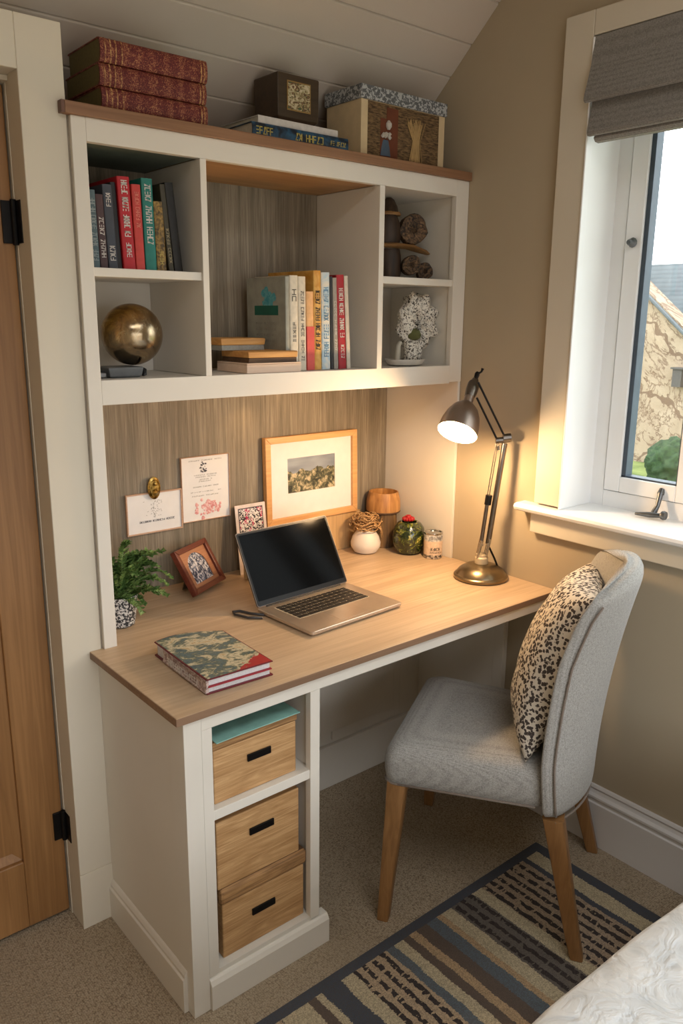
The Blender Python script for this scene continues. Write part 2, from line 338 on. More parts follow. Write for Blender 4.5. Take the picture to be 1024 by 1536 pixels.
gm = Mt('window_glass', .0); gm.n.clear()
go = gm.n.new('ShaderNodeOutputMaterial'); gt = gm.n.new('ShaderNodeBsdfTransparent'); gg = gm.n.new('ShaderNodeBsdfGlossy'); gx = gm.n.new('ShaderNodeMixShader'); gg.inputs['Roughness'].default_value = .01
gt.inputs[0].default_value = (.97, .99, .98, 1); gx.inputs[0].default_value = .05
gm.l.new(gt.outputs[0], gx.inputs[1]); gm.l.new(gg.outputs[0], gx.inputs[2]); gm.l.new(gx.outputs[0], go.inputs[0])
BX('window_pane', [(FX + .018, FX + .022, SY1 + .055, SY0 - .05, SZ0 + .045, SZ1 - .04), (FX + .03, FX + .034, WY1 + .045, SY1 - .045, WZ0 + .05, WZ1 - .045)], gm.m, w, 0)
# casement stay and catch
bm = bmesh.new()
tube(bm, [(.085, -.955, 1.022), (.088, -.995, 1.026), (.095, -1.03, 1.028)], [.004, .008, .006], 12)
lathe(bm, [(.0115, -.006), (.013, 0), (.0115, .006)], 18, Matrix.Translation((.095, -1.035, 1.03)) @ Matrix.Rotation(R(90), 4, 'X'))
tube(bm, [(.100, -1.0, 1.026), (.112, -1.005, 1.05), (.122, -1.005, 1.085)], [.009, .0065, .008], 12)
tube(bm, [(.122, -1.005, 1.083), (.130, -1.005, 1.096)], [.010, .008], 12)
obj('window_stay', bm, steel, w, 0, smooth='auto', label='grey metal casement stay')
bm = bmesh.new()
lathe(bm, [(.012, 0), (.014, .004), (.010, .010), (.006, .016), (.009, .020), (.006, .026)], 10, Matrix.Translation((FX - .008, SY0 - .026, 1.768)) @ Matrix.Rotation(R(-90), 4, 'Y'))
obj('window_catch', bm, steel, w, 0, smooth='auto', label='small grey metal catch')
# roman blind
bl = thing('roman_blind', 'grey linen roman blind folded up at the top of the window', 'blind', (0, 0, 0))
def blind(poly, y0, y1, name='blind_fold'):
    bm = bmesh.new(); prism(bm, poly, y0, y1, axis=1); obj(name, bm, blindf, bl, .002, smooth='auto')
blind([(-.004, 2.270), (-.022, 2.270), (-.030, 2.20), (-.050, 2.128), (-.052, 2.112), (-.044, 2.107), (-.030, 2.116), (-.012, 2.14), (-.004, 2.20)], WY0 - .003, WY1 + .004)
blind([(-.008, 2.15), (-.020, 2.15), (-.030, 2.08), (-.040, 2.035), (-.036, 2.028), (-.024, 2.028), (-.008, 2.06)], WY0 - .012, WY1 + .012)
blind([(.004, 2.04), (-.022, 2.034), (-.028, 2.022), (-.020, 2.014), (-.006, 2.012), (.004, 2.02)], WY0 - .026, WY1 + .02, 'blind_hem')
# ------------------------------------------------------------------ outside
def stonem():
    m = Mt('garden_wall_stone', .9); n = m.noise(2.2, 6, None, 1.5, .65); veins = m.wave(.6, m.map((1, 1, 1), (R(30), 0, 0)), 14, 'Y', 'BANDS', 5); v2 = m.noise(1.1, 8, None, 4, .7)
    c = m.ramp(n, [(.25, (138, 118, 98)), (.75, (172, 154, 134)), (.5, (156, 137, 116))])
    thin = m.math('LESS_THAN', m.math('ABSOLUTE', m.math('SUBTRACT', v2, .5)), .018)
    thin2 = m.math('LESS_THAN', veins, .012)
    c = m.mix(m.math('MULTIPLY', m.math('MAXIMUM', thin, thin2), .75), c, (92, 66, 50)); m.color(c).bump(n, .5, .02); return m.m
def slatem():
    m = Mt('roof_slate', .7); w_ = m.wave(5.5, None, .6, 'Z'); n = m.noise(6, 3)
    m.color(m.mix(.5, m.ramp(w_, [(.1, (88, 95, 99)), (.5, (102, 110, 114))]), m.ramp(n, [(.3, (86, 94, 98)), (.7, (112, 118, 122))]))).bump(w_, .2, .005); return m.m
h = thing('garden_house', 'stone gabled house with slate roof seen through the window', 'house', (7, 3, -.12))
bm = bmesh.new(); prism(bm, [(4.0, 0), (-3.5, 0), (-3.5, .1), (-2.2, .1 + .0), (.09, 2.03), (1.6, 3.35), (4.0, 3.35)], 0, .3, axis=0); obj('gable_wall', bm, stonem(), h)
bm = bmesh.new(); prism(bm, [(.15, 2.02), (1.66, 3.34), (1.66, 3.385), (.15, 2.065), (-2.2, .045), (-2.2, .0)], -.05, .31, axis=0); obj('verge', bm, plain('verge_lead', (90, 96, 100), .6), h, .01)
bm = bmesh.new(); prism(bm, [(.31, 0.0), (1.6, 2.42), (1.7, 2.42), (.41, 0)], -4.5, 1.6, axis=1); obj('roof', bm, slatem(), h)
lm = BX('wall_lantern', [(6.88, 6.995, 2.49, 2.6, .82, 1.02), (6.86, 6.995, 2.47, 2.62, 1.02, 1.04)], plain('lantern_grey', (76, 72, 70), .5)); tag(lm, 'small grey lantern fixed to the stone house outside', 'lantern')
grm = multi('grass_green', [(.3, (84, 100, 48)), (.7, (136, 146, 84))], 3, 1, .9)
struct(BX('ground', (.3, 12, -8, 12, -.4, -.12), grm, bevel=0))
bm = bmesh.new(); bmesh.ops.create_icosphere(bm, subdivisions=4, radius=1)
for v in bm.verts:
    n_ = 1 + .16 * math.sin(v.co.x * 9 + 2 * math.sin(v.co.z * 7)) * math.cos(v.co.y * 8 + v.co.z * 5) + random.uniform(-.05, .05); v.co = Vector((v.co.x * .45, v.co.y * .42, v.co.z * .34)) * n_
o = obj('bush', bm, multi('bush_leaves', [(.3, (22, 40, 22)), (.65, (56, 78, 44))], 14, 2, .9, bump=1), smooth=True); o.scale = (.7, .62, .75); o.location = (6.1, 2.06, .09); tag(o, 'dark green rounded bush on the grass before the stone house', 'bush')
# ------------------------------------------------------------------ desk
dk = thing('desk', 'white built-in desk with pale oak top and open pedestal', 'desk', (0, 0, 0))
BX('desktop', (-1.290, -.0005, -.774, -.0005, .743, .760), [desktop_m], dk, .0015)
bm = bmesh.new(); box(bm, -1.2905, -.0005, -.7755, -.774, .7425, .7595); box(bm, -1.2915, -1.290, -.7755, -.342, .7425, .7595); obj('desktop_edge', bm, edge_m, dk, .0005)
BX('apron', (-1.229, -.001, -.764, -.744, .708, .7425), white, dk)
BX('post', (-1.272, -1.230, -.766, -.70, 0, .7425), white, dk, .001)
BX('side_panel', (-1.271, -1.255, -.70, -.339, 0, .7425), white, dk, .001)
BX('side_panel', (-.930, -.911, -.744, -.217, .0, .7425), white, dk, .001)
BX('stile', (-1.2285, -1.203, -.7635, -.744, .085, .708), white, dk, .001)
BX('stile', (-.938, -.910, -.7635, -.744, .085, .708), white, dk, .001)
BX('shelf', (-1.2545, -.931, -.76, -.22, .480, .504), white, dk, .001)
BX('pedestal_floor', (-1.2545, -.931, -.76, -.22, .075, .092), white, dk, .001)
BX('pedestal_back', (-1.2545, -.931, -.235, -.22, .092, .7425), white, dk, 0)
bm = bmesh.new(); prism(bm, [(-.774, 0), (-.774, .066), (-.768, .076), (-.764, .080), (-.74, .080), (-.74, 0)], -1.2295, -.885, axis=0); obj('plinth', bm, white, dk, .001)
bm = bmesh.new(); prism(bm, [(-.884, 0), (-.884, .066), (-.890, .078), (-.905, .080), (-.910, .080), (-.910, 0)], -.7395, -.217, axis=1); obj('plinth', bm, white, dk, .001)
bm = bmesh.new(); prism(bm, [(-1.283, 0), (-1.283, .088), (-1.279, .092), (-1.279, .10), (-1.275, .108), (-1.271, .112), (-1.271, 0)], -.338, -.738, axis=1); obj('side_skirting', bm, white, dk, .0008)
# panelled back of the kneehole
BX('kneehole_back', [(-.91, -.001, -.217, -.20, 0, .7425)], white, dk, 0)
BX('kneehole_panel', [(-.90, -.44, -.224, -.217, .165, .70), (-.43, -.115, -.224, -.217, .165, .70)], white, dk, .003)
BX('kneehole_moulding', [(-.86, -.15, -.2275, -.224, .20, .665)], white, dk, .003)
BX('kneehole_skirting', (-.91, -.001, -.236, -.217, 0, .155), white, dk, .004)
BX('kneehole_upright', [(-.016, -.001, -.60, -.217, 0, .7425), (-.022, -.016, -.60, -.56, 0.19, .7425)], white, dk, .002)
# wooden ledge that carries the picture
lg = BX('picture_ledge', (-.60, -.150, -.030, -.0105, .7602, .892), [wood('ledge_wood', (176, 142, 96), (214, 176, 126), 2, 70, .5)], bevel=.002); tag(lg, 'low wooden ledge against the back panel beneath the large picture', 'ledge')
# ------------------------------------------------------------------ hutch
hu = thing('shelf_unit', 'white painted shelf unit with wooden top standing over the desk', 'shelving', (0, 0, .76))
def H(name, dims, mat, **k):
    o = BX(name, dims, mat, hu, **k); o.location.z = -.76; return o
HF = -.348
H('top_board', (-1.270, -.0005, -.358, -.002, 1.969, 1.994), topwood, bevel=.002)
H('top_board_end', (-1.278, -1.2702, -.358, -.3385, 1.969, 1.9935), wood('top_end_wood', (96, 66, 54), (120, 86, 70), 1, 70), bevel=.001)
H('stile', (-1.256, -1.223, HF, -.328, .760, 1.969), white)
H('stile', (-.056, -.0015, HF, -.328, 1.360, 1.969), white)
H('rail', (-1.223, -.056, HF, -.328, 1.921, 1.969), white, bevel=.001)
H('rail', (-1.223, -.056, HF, -.328, 1.356, 1.413), white, bevel=.001)
H('side_panel', (-1.258, -1.240, -.328, -.001, .760, 1.969), white)
H('side_panel', (-.050, -.0015, -.328, -.001, 1.36, 1.969), white)
H('end_panel', (-.0115, -.0015, -.346, -.001, .760, 1.36), white, bevel=.001)
H('bottom_board', (-1.240, -.050, -.328, -.001, 1.356, 1.412), white)
H('divider', (-.948, -.931, HF - .001, -.06, 1.4125, 1.921), white)
H('divider', (-.3725, -.353, HF - .001, -.06, 1.4125, 1.921), white)
H('shelf', (-1.240, -.948, -.342, -.06, 1.643, 1.6625), white)
H('shelf', (-.353, -.0505, -.342, -.06, 1.656, 1.6765), white)
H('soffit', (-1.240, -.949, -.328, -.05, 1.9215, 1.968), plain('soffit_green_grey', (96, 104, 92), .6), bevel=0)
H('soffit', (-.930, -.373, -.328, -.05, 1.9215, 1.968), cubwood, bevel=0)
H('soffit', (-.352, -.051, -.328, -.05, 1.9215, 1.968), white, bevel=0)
H('back_panel', (-1.240, -.3725, -.06, -.05, 1.4125, 1.968), panelm, bevel=0, label='grey wood-grain back of the upper shelves')
H('back_panel', (-1.239, -.9485, -.066, -.0605, 1.4125, 1.643), white, bevel=0)
H('back_panel', (-.3525, -.051, -.06, -.05, 1.4125, 1.968), white, bevel=0)
H('back_panel', (-1.240, -.0116, -.010, -.001, .760, 1.356), panelm, bevel=0, label='grey wood-grain panel behind the desk')
H('scribe_strip', (-1.2598, -1.256, -.337, -.328, .760, 1.969), plain('shadow_gap_paint', (150, 138, 120), .7), bevel=0)
# small downlight let into the underside
dl = thing('downlight', 'small round downlight beneath the shelf unit', 'light', (-.62, -.075, 1.356)); bm = bmesh.new(); lathe(bm, [(.022, 0), (.022, -.004), (.017, -.006)], 24); obj('rim', bm, chrome, dl, smooth='auto')
em = bpy.data.materials.new('downlight_lens'); em.use_nodes = True; em.node_tree.nodes['Principled BSDF'].inputs['Emission Color'].default_value = (1, .7, .4, 1); em.node_tree.nodes['Principled BSDF'].inputs['Emission Strength'].default_value = 3
bm = bmesh.new(); lathe(bm, [(.015, -.0061), (.012, -.0075)], 20); obj('lens', bm, em, dl)
sl = bpy.data.lights.new('downlight_beam', 'SPOT'); sl.energy = .9; sl.color = (1, .62, .3); sl.spot_size = R(110); sl.spot_blend = .9; sl.shadow_soft_size = .012
so = bpy.data.objects.new('downlight_beam', sl); so.parent = dl; so.location = (0, 0, -.01); so.rotation_euler = (R(0), 0, 0); COL.objects.link(so)
# ------------------------------------------------------------------ books
def book(label, c, th, h, dp, x, y, z, tilt=0, ink_m=None, group=None, rot=None, pagem=None, round_=.5, gl=None, spine_extra=None, cat='book', name='book', yaw=0, covm=None):
    """spine faces local -y, thickness along x, height along z"""
    t = thing(name, label, cat, (x, y, z), rot or (0, tilt, yaw), group)
    cm = covm or plain('book_cloth', c, .55, var=.05, scale=60)
    b = .0022; r = th * .18 * round_ + .0005; bm = bmesh.new(); N = 8
    out = [(-th / 2, dp)] + [(-th / 2 * math.cos(math.pi * i / N) * 1.0, -r * math.sin(math.pi * i / N) + r) for i in range(N + 1)] + [(th / 2, dp)]
    inn = [(th / 2 - b, dp)] + [((th / 2 - b) * math.cos(math.pi * i / N), -(r) * math.sin(math.pi * i / N) + r + b) for i in range(N + 1)] + [(-th / 2 + b, dp)]
    prism(bm, out + inn, 0, h, axis=2); obj('cover', bm, cm, t, 0, smooth='auto')
    BX('pages', (-th / 2 + b, th / 2 - b, r + b + .001, dp - .004, .003, h - .003), pagem or paper, t, 0)
    if ink_m:
        segs = gl or [(.12, .9, 16, .5)]
        for k, (a, e, n, wd) in enumerate(segs):
            bm = bmesh.new()
            gh = th * wd; P = lambda u, v, w_: (-(v - gh / 2), -.0004 - w_ * .8, h * e - u) if False else ((v - gh / 2), -.0003 - w_, h * e - u)
            glyphs(bm, P, h * (e - a), gh, n, seed=hash(label) % 1000 if False else len(label) * 7 + k, weight=.13, words=6)
            obj('lettering', bm, ink_m, t)
    return t
LG = 'books standing in the upper left cubby'
zl = 1.6626; yl = -.305
book('thin blue-grey book, leftmost of the row in the upper left cubby', (84, 104, 110), .017, .168, .15, -1.198 , yl, zl, R(-1), plain('ink_pale', (150, 160, 160), .6), LG, gl=[(.1, .9, 22, .7)])
book('slim dark paperback, second from the left in the upper left cubby', (74, 50, 52), .018, .160, .14, -1.179, yl, zl, R(-1.5), inkw, LG, gl=[(.1, .7, 12, .6)])
book('dark slate hardback left of the two red books in the upper left cubby', (62, 66, 76), .022, .183, .16, -1.157, yl, zl, R(-2), inkw, LG, gl=[(.1, .28, 4, .6), (.74, .9, 4, .5)])
book('narrow black hardback touching the tall red book in the upper left cubby', (24, 22, 26), .012, .190, .16, -1.139, yl + .006, zl, R(-2.2), None, LG)
book('tall crimson book with white lettering in the upper left cubby', (186, 26, 38), .030, .204, .17, -1.116, yl, zl, R(-2), inkw, LG, gl=[(.1, .3, 6, .42), (.36, .96, 20, .5)])
book('shorter salmon-red book right of the crimson one in the upper left cubby', (206, 66, 58), .022, .190, .15, -1.0885, yl, zl, R(-1.2), plain('ink_rose', (236, 140, 120), .6), LG, gl=[(.5, .92, 14, .45)])
book('teal green book with large pale lettering in the upper left cubby', (34, 124, 112), .028, .206, .17, -1.061, yl, zl, R(-1), inkw, LG, gl=[(.25, .94, 18, .55)])
book('short gold and brown mottled book right of the teal one in the upper left cubby', (120, 92, 40), .024, .158, .15, -1.0335, yl, zl, R(-1.5), inkgold, LG, covm=multi('mottled_gold', [(.35, (64, 48, 24)), (.65, (166, 130, 62))], 90, 1, .5), gl=[(.1, .3, 4, .4)])
book('thin dark olive book with a pale edge leaning in the upper left cubby', (66, 60, 44), .013, .198, .15, -1.0085, yl, zl, R(-5), plain('ink_olive', (170, 156, 120), .6), LG, gl=[(.06, .5, 12, .6)])
book('black book leaning at the right end of the row in the upper left cubby', (26, 24, 24), .022, .204, .16, -.9885, yl, zl, R(-5.5), None, LG)
CG = 'books standing in the middle shelf bay'
zc = 1.4132; yc = -.298
g = book('large grey book with a teal and green picture on its front cover', (150, 150, 138), .013, .252, .19, -.659, -.300, zc, R(-.3), None, CG, covm=plain('grey_cover', (158, 158, 146), .5))
bm = bmesh.new(); rnd = random.Random(3)
for _ in range(26):
    a = rnd.uniform(0, 6.28); q = rnd.uniform(0, .026) ** 1; cy, cz_ = .085 + q * math.cos(a) * 1.3, .19 + q * math.sin(a) + .004; rr = rnd.uniform(.006, .013)
    loft(bm, [[(-.0068 - k * .0003 - _ * .00001, cy + rr * math.cos(6.283 * i / 9) * rnd.uniform(.7, 1.2), cz_ + rr * math.sin(6.283 * i / 9) * rnd.uniform(.7, 1.2)) for i in range(9)] for k in (0, 1)])
obj('cover_picture', bm, multi('teal_wash', [(.3, (40, 140, 158)), (.7, (116, 178, 182))], 50), g, label='teal foliage picture')
BX('cover_band', (-.0074, -.0066, .035, .150, .150, .176), plain('dark_green_print', (24, 96, 80), .6), g, 0)
bm = bmesh.new()
bm.free()
for k in range(4):
    bm = bmesh.new(); glyphs(bm, lambda u, v, w_, k=k: (-.0067 - w_, .145 - u, .125 - k * .016 + v), .10, .006, 18, 5 + k, .12, 7); obj('cover_lettering', bm, greypaper, g)
book('cream book with small grey emblem next to the grey picture book', (216, 206, 186), .028, .256, .17, -.634, yc, zc, R(-.6), inkdark, CG, gl=[(.05, .2, 3, .28), (.3, .52, 5, .35), (.72, .86, 2, .5)])
book('cream book with a line of small print, between the emblem book and the peach one', (218, 206, 184), .026, .254, .17, -.6055, yc, zc, R(-.8), ink, CG, gl=[(.1, .85, 26, .38)])
pb = book('short book with peach upper and coral red lower spine', (232, 178, 120), .025, .215, .16, -.578, yc, zc, R(-.9), None, CG)
BX('spine_band', (-.0128, .0128, -.0009, .03, .0, .12), plain('coral_print', (214, 82, 72), .55), pb, 0)
book('tall mustard yellow book standing deep in the middle bay', (206, 152, 58), .026, .272, .22, -.551, yc, zc, R(-1), inkdark, CG, gl=[(.2, .8, 22, .6)], covm=multi('mustard_cover', [(.35, (196, 136, 44)), (.7, (222, 178, 96))], 20))
book('pale blue and cream book in the middle bay', (200, 204, 204), .030, .268, .18, -.5205, yc, zc, R(-1.2), plain('ink_blue', (110, 150, 180), .6), CG, gl=[(.1, .85, 24, .55)], covm=multi('pale_blue_cover', [(.4, (176, 196, 206)), (.6, (220, 212, 196))], 25))
book('slim black-spined book between the pale blue and the grey one', (38, 38, 40), .010, .258, .16, -.4985, yc, zc, R(-1.6), None, CG)
book('thin grey book left of the red one in the middle bay', (156, 148, 136), .016, .255, .16, -.484, yc, zc, R(-2.2), inkw, CG, gl=[(.2, .75, 16, .5)])
book('red book with white lettering near the right end of the middle bay', (166, 24, 36), .028, .264, .17, -.459, yc, zc, R(-3), inkw, CG, gl=[(.08, .26, 6, .45), (.34, .86, 20, .55)])
book('cream booklet at the right end of the middle bay row', (206, 194, 176), .014, .262, .16, -.436, yc, zc, R(-3.4), None, CG)
# low stack beside them
SG = 'flat stack in the middle shelf bay'
t = thing('box', 'flat pale pink wooden box, bottom of the small stack in the middle bay', 'box', (-.7255, -.255, 1.4132), (0, 0, 0), SG)
BX('body', (-.0885, .0885, -.075, .075, 0, .022), palew, t, .001); BX('lid', (-.0885, .0885, -.075, .075, .0225, .026), palew, t, .001)
def slab(label, x0, x1, y0, y1, z0, hh, seed, yaw=0, under=barkdark, topm=blockw):
    cx, cy = (x0 + x1) / 2, (y0 + y1) / 2
    t = thing('rustic_book', label, 'book', (cx, cy, z0), (0, 0, yaw), SG); rnd = random.Random(seed)
    a, b = (x1 - x0) / 2, (y1 - y0) / 2
    def ring(z, k, j): return [(sx * (a - k) + rnd.uniform(-j, j), sy * (b - k) + rnd.uniform(-j, j), z) for sx, sy in ((-1, -1), (-.3, -1), (.4, -1), (1, -1), (1, 0), (1, 1), (0, 1), (-1, 1), (-1, 0))]
    bm = bmesh.new(); loft(bm, [ring(0, .003, .001), ring(hh * .42, .003, .001)]); obj('pages', bm, under, t, .001)
    bm = bmesh.new(); loft(bm, [ring(hh * .43, .001, .0012), ring(hh * .95, 0, .0012), ring(hh, .004, .001)]); obj('cover', bm, topm, t, .002)
    return t
slab('rustic wood-covered book in the middle of the small stack', -.806, -.643, -.325, -.19, 1.4394, .030, 1)
slab('small rustic book with grey pages, topmost of the small stack', -.845, -.700, -.250, -.13, 1.4698, .032, 2, R(2), greypaper)
# ------------------------------------------------------------------ on top of the shelf unit
TG = 'red and gold patterned volumes stacked on top'
zt = 1.9945
for i, (zz, th, lab) in enumerate(((zt, .046, 'bottom of the three red and gold patterned volumes'), (zt + .0465, .046, 'middle of the three red and gold patterned volumes'), (zt + .093, .050, 'topmost of the three red and gold patterned volumes'))):
    dx = (0, -.002, .002)[i]; m = brocade(i * 3.1)
    t = thing('book', lab, 'book', (-1.178 + dx, -.338, zz + th / 2), (0, R(90), 0), TG)
    b = .003; r = .013; bm = bmesh.new(); N = 10; L = .262; dp = .20 - .012 * i
    out = [(-th / 2, dp)] + [(-th / 2 * math.cos(math.pi * k / N), -r * math.sin(math.pi * k / N) ** .6 + r) for k in range(N + 1)] + [(th / 2, dp)]
    inn = [(th / 2 - b, dp)] + [((th / 2 - b) * math.cos(math.pi * k / N), -r * math.sin(math.pi * k / N) + r + b) for k in range(N + 1)] + [(-th / 2 + b, dp)]
    prism(bm, out + inn, 0, L, axis=2); obj('cover', bm, m, t, 0, smooth='auto')
    BX('pages', (-th / 2 + b, th / 2 - b, r * .5, dp - .005, .001, L - .003), plain('olive_page_edge', (104, 92, 50), .7, var=.06, scale=150), t, 0)
    gm_ = multi('worn_gold', [(.4, (120, 60, 40)), (.6, (196, 150, 96))], 160, 1, .45)
    for zz2 in (.010, .022, .034, .048, L - .018, L - .010):
        bm = bmesh.new()
        ring = [(-(th / 2 + .0006) * math.cos(math.pi * k / N), -(r) * math.sin(math.pi * k / N) ** .6 + r - .0008) for k in range(1, N)]
        for w0 in (zz2,):
            loft(bm, [[(x_, y_, w0) for x_, y_ in ring] + [(x_ * .98, y_ + .002, w0) for x_, y_ in reversed(ring)], [(x_, y_, w0 + .003) for x_, y_ in ring] + [(x_ * .98, y_ + .002, w0 + .003) for x_, y_ in reversed(ring)]])
        obj('gold_band', bm, gm_, t)
# blue book, white book, brown box
t = book('thick dark blue book with yellow lettering lying on top of the unit', (34, 62, 88), .036, .312, .17, -.780, -.322, zt + .0185, 0, inkgold, None, rot=(0, R(90), 0), covm=multi('navy_print_cover', [(.4, (20, 30, 44)), (.62, (42, 88, 120))], 30, 1, .4), gl=[(.03, .2, 5, .5), (.42, .72, 8, .5), (.80, .97, 8, .3)])
t.rotation_euler = (0, R(90), 0)
book('white paperback lying on the dark blue book', (214, 206, 200), .018, .262, .17, -.756, -.312, zt + .0375 + .0095, 0, None, None, rot=(0, R(90), R(1)), round_=.1)
zb = zt + .0375 + .019
t = thing('box', 'dark brown wooden box with a small landscape picture on its front', 'box', (-.590, -.205, zb))
BX('base', (-.066, .066, -.052, .056, 0, .014), wood('reddish_base', (70, 36, 22), (100, 56, 36), 0, 60), t, .004)
bm = bmesh.new(); loft(bm, [[(sx * a, sy * a * .8, z) for sx, sy in ((-1, -1), (1, -1), (1, 1), (-1, 1))] for a, z in ((.058, .0141), (.0675, .022), (.0685, .125), (.066, .128))]); obj('body', bm, darkbox, t, .002)
BX('picture', (-.036, .036, -.0565, -.0552, .042, .108), multi('landscape_print', [(.35, (60, 96, 60)), (.5, (150, 140, 96)), (.62, (206, 190, 160)), (.44, (110, 60, 44))], 60, 1.5, .5, (1, 1, 1.6)), t, .0005, label='small landscape picture')
BX('picture_border', [(-.039, .039, -.0562, -.0550, .039, .042), (-.039, .039, -.0562, -.0550, .108, .111), (-.039, -.036, -.0562, -.0550, .042, .108), (.036, .039, -.0562, -.0550, .042, .108)], wood('gilt_border', (130, 100, 50), (170, 136, 80), 0, 60), t, 0)
t = thing('storage_box', 'large cream box with grey mottled lid and straw decorated front', 'box', (-.249, -.227, zt))
cream = plain('cream_board', (214, 190, 150), .7, var=.03)
BX('body', (-.166, .166, -.085, .066, 0, .150), cream, t, .001)
bm = bmesh.new(); box(bm, -.142, .140, -.0862, -.0852, .002, .148); obj('front_panel', bm, multi('hessian_brown', [(.35, (66, 48, 28)), (.65, (126, 100, 66))], 60, .5, .9, (1, 1, 4), bump=.6), t)
BX('lid', (-.171, .171, -.090, .071, .1502, .186), speck('grey_marbled', (92, 94, 96), (176, 178, 178), 120, .52, .7), t, .002)
bm = bmesh.new(); rnd = random.Random(9)
for i in range(60):
    a = rnd.uniform(-1, 1); x0 = .045 + rnd.uniform(-.01, .01); tube(bm, [(x0 + a * .018, -.0885, rnd.uniform(.005, .02)), (x0 + a * .006, -.0895, .065), (x0 + a * .030, -.0885, .10 + rnd.uniform(0, .025))], .0009, 4)
obj('straw_bunch', bm, plain('straw', (186, 152, 100), .8), t)
bm = bmesh.new(); box(bm, -.072, -.028, -.0875, -.0862, .002, .140); box(bm, -.095, -.03, -.0870, -.0862, .01, .11); obj('rust_patch', bm, plain('rust_felt', (110, 58, 34), .9), t)
bm = bmesh.new()
lathe(bm, [(.020, 0), (.016, .022), (.010, .042)], 14, Matrix.Translation((-.075, -.0875, .012)) @ Matrix.Diagonal((1, .2, 1, 1)))
obj('ornament_skirt', bm, plain('ornament_blue', (76, 92, 110), .7), t)
bm = bmesh.new()
for i in range(16): lathe(bm, [(.002, 0), (.006, .005), (.002, .010)], 8, Matrix.Translation((-.075 + rnd.uniform(-.016, .016), -.0895 + rnd.uniform(-.001, 0), .055 + rnd.uniform(0, .012))))
lathe(bm, [(.004, 0), (.009, .008), (.009, .016), (.003, .024)], 12, Matrix.Translation((-.066, -.089, .082)))
obj('ornament_collar', bm, plain('ornament_white', (208, 200, 190), .7), t)
# ------------------------------------------------------------------ globe
t = thing('clock_radio', 'grey metal desk gadget with dark ends under the golden ball', 'gadget', (-1.135, -.255, 1.4135))
bm = bmesh.new(); loft(bm, [[(sx * a, sy * b, z) for sx, sy in ((-1, -1), (1, -1), (1, 1), (-1, 1))] for a, b, z in ((.036, .034, 0), (.041, .038, .004), (.045, .040, .022), (.043, .038, .0245))]); obj('body', bm, plain('gadget_grey', (112, 116, 120), .3, .4), t, .003)
bm = bmesh.new(); loft(bm, [[(.0445, -.038, .001), (.055, -.036, .003), (.055, .034, .003), (.0445, .036, .001)], [(.046, -.038, .023), (.058, -.030, .018), (.058, .030, .018), (.046, .036, .023)]]); obj('end_cap', bm, black, t, .002)
BX('end_cap', (-.072, -.046, -.030, .02, .001, .012), plain('silver_strip', (160, 164, 168), .3, .6), t, .003)
bm = bmesh.new(); bmesh.ops.create_uvsphere(bm, u_segments=64, v_segments=40, radius=.0745)
m = Mt('mercury_glass_gold', .16, 1.0); n = m.noise(16, 8, None, 1.5, .7); n2 = m.noise(3.5, 3)
c = m.ramp(n, [(.35, (110, 78, 36)), (.5, (184, 140, 66)), (.66, (216, 186, 130))]); m.color(m.mix(m.val(n2, .45, .6), c, m.mix(.6, c, (150, 146, 136)))); m.l.new(m.val(n, .2, 1.6), m.b.inputs['Roughness']); m.bump(n, .12, .002)
o = obj('decorative_ball', bm, m.m, smooth=True); o.location = (-1.088, -.235, 1.4384 + .0748); tag(o, 'golden mottled metal ball in the lower left cubby', 'ball')
# ------------------------------------------------------------------ wooden sculpture
t = thing('wood_sculpture', 'dark carved driftwood figure of logs and a plank in the upper right cubby', 'sculpture', (-.20, -.20, 1.677))
dk_w = wood('dark_driftwood', (34, 24, 18), (84, 60, 40), 2, 50, .6, .8, broad=20); lw = wood('pale_driftwood', (120, 84, 46), (176, 132, 78), 0, 50, .6, .5)
bm = bmesh.new()
def blob(bm, cx, cy, prof, seed, seg=24, sx=1, sy=1, M4=None):
    rnd = random.Random(seed); ph = [rnd.uniform(0, 6) for _ in range(3)]
    rings = []
    for r, z in prof:
        rings.append([(cx + r * sx * (1 + .07 * math.sin(3 * a + ph[0] + z * 40) + .04 * math.sin(7 * a + ph[1])) * math.cos(a), cy + r * sy * (1 + .07 * math.sin(2 * a + ph[2])) * math.sin(a), z) for a in [2 * math.pi * i / seg for i in range(seg)]])
    if M4: rings = [[tuple(M4 @ Vector(p)) for p in r] for r in rings]
    loft(bm, rings)
blob(bm, 0, 0, [(.040, 0), (.043, .03), (.040, .07), (.036, .090)], 1); obj('base_log', bm, dk_w, t, smooth='auto')
bm = bmesh.new(); blob(bm, -.005, 0, [(.038, .104), (.044, .13), (.042, .165), (.034, .185), (.030, .19)], 2); blob(bm, 0, 0, [(.032, .198), (.028, .215), (.017, .235), (.008, .241)], 5, sx=.9); obj('upper_log', bm, dk_w, t, smooth='auto')
bm = bmesh.new(); blob(bm, 0, 0, [(.036, .189), (.037, .193), (.034, .199)], 3); obj('collar', bm, lw, t, smooth='auto')
bm = bmesh.new(); loft(bm, [[(x, y * k, .097 + dz + .006 * math.cos(a_)) for x, y, dz, a_ in ()] for k in ()], False) if False else None
pts = [(-.06, -.02, .098), (0, -.03, .100), (.06, -.035, .098), (.115, -.035, .088), (.145, -.03, .082)]
rings = [[(p[0], p[1] + .030 * w_ * math.cos(a), p[2] + .0075 * w_ * math.sin(a)) for a in [6.283 * i / 14 for i in range(14)]] for p, w_ in zip(pts, (.9, 1.05, 1, .8, .4))]
loft(bm, rings); obj('plank', bm, lw, t, smooth='auto')
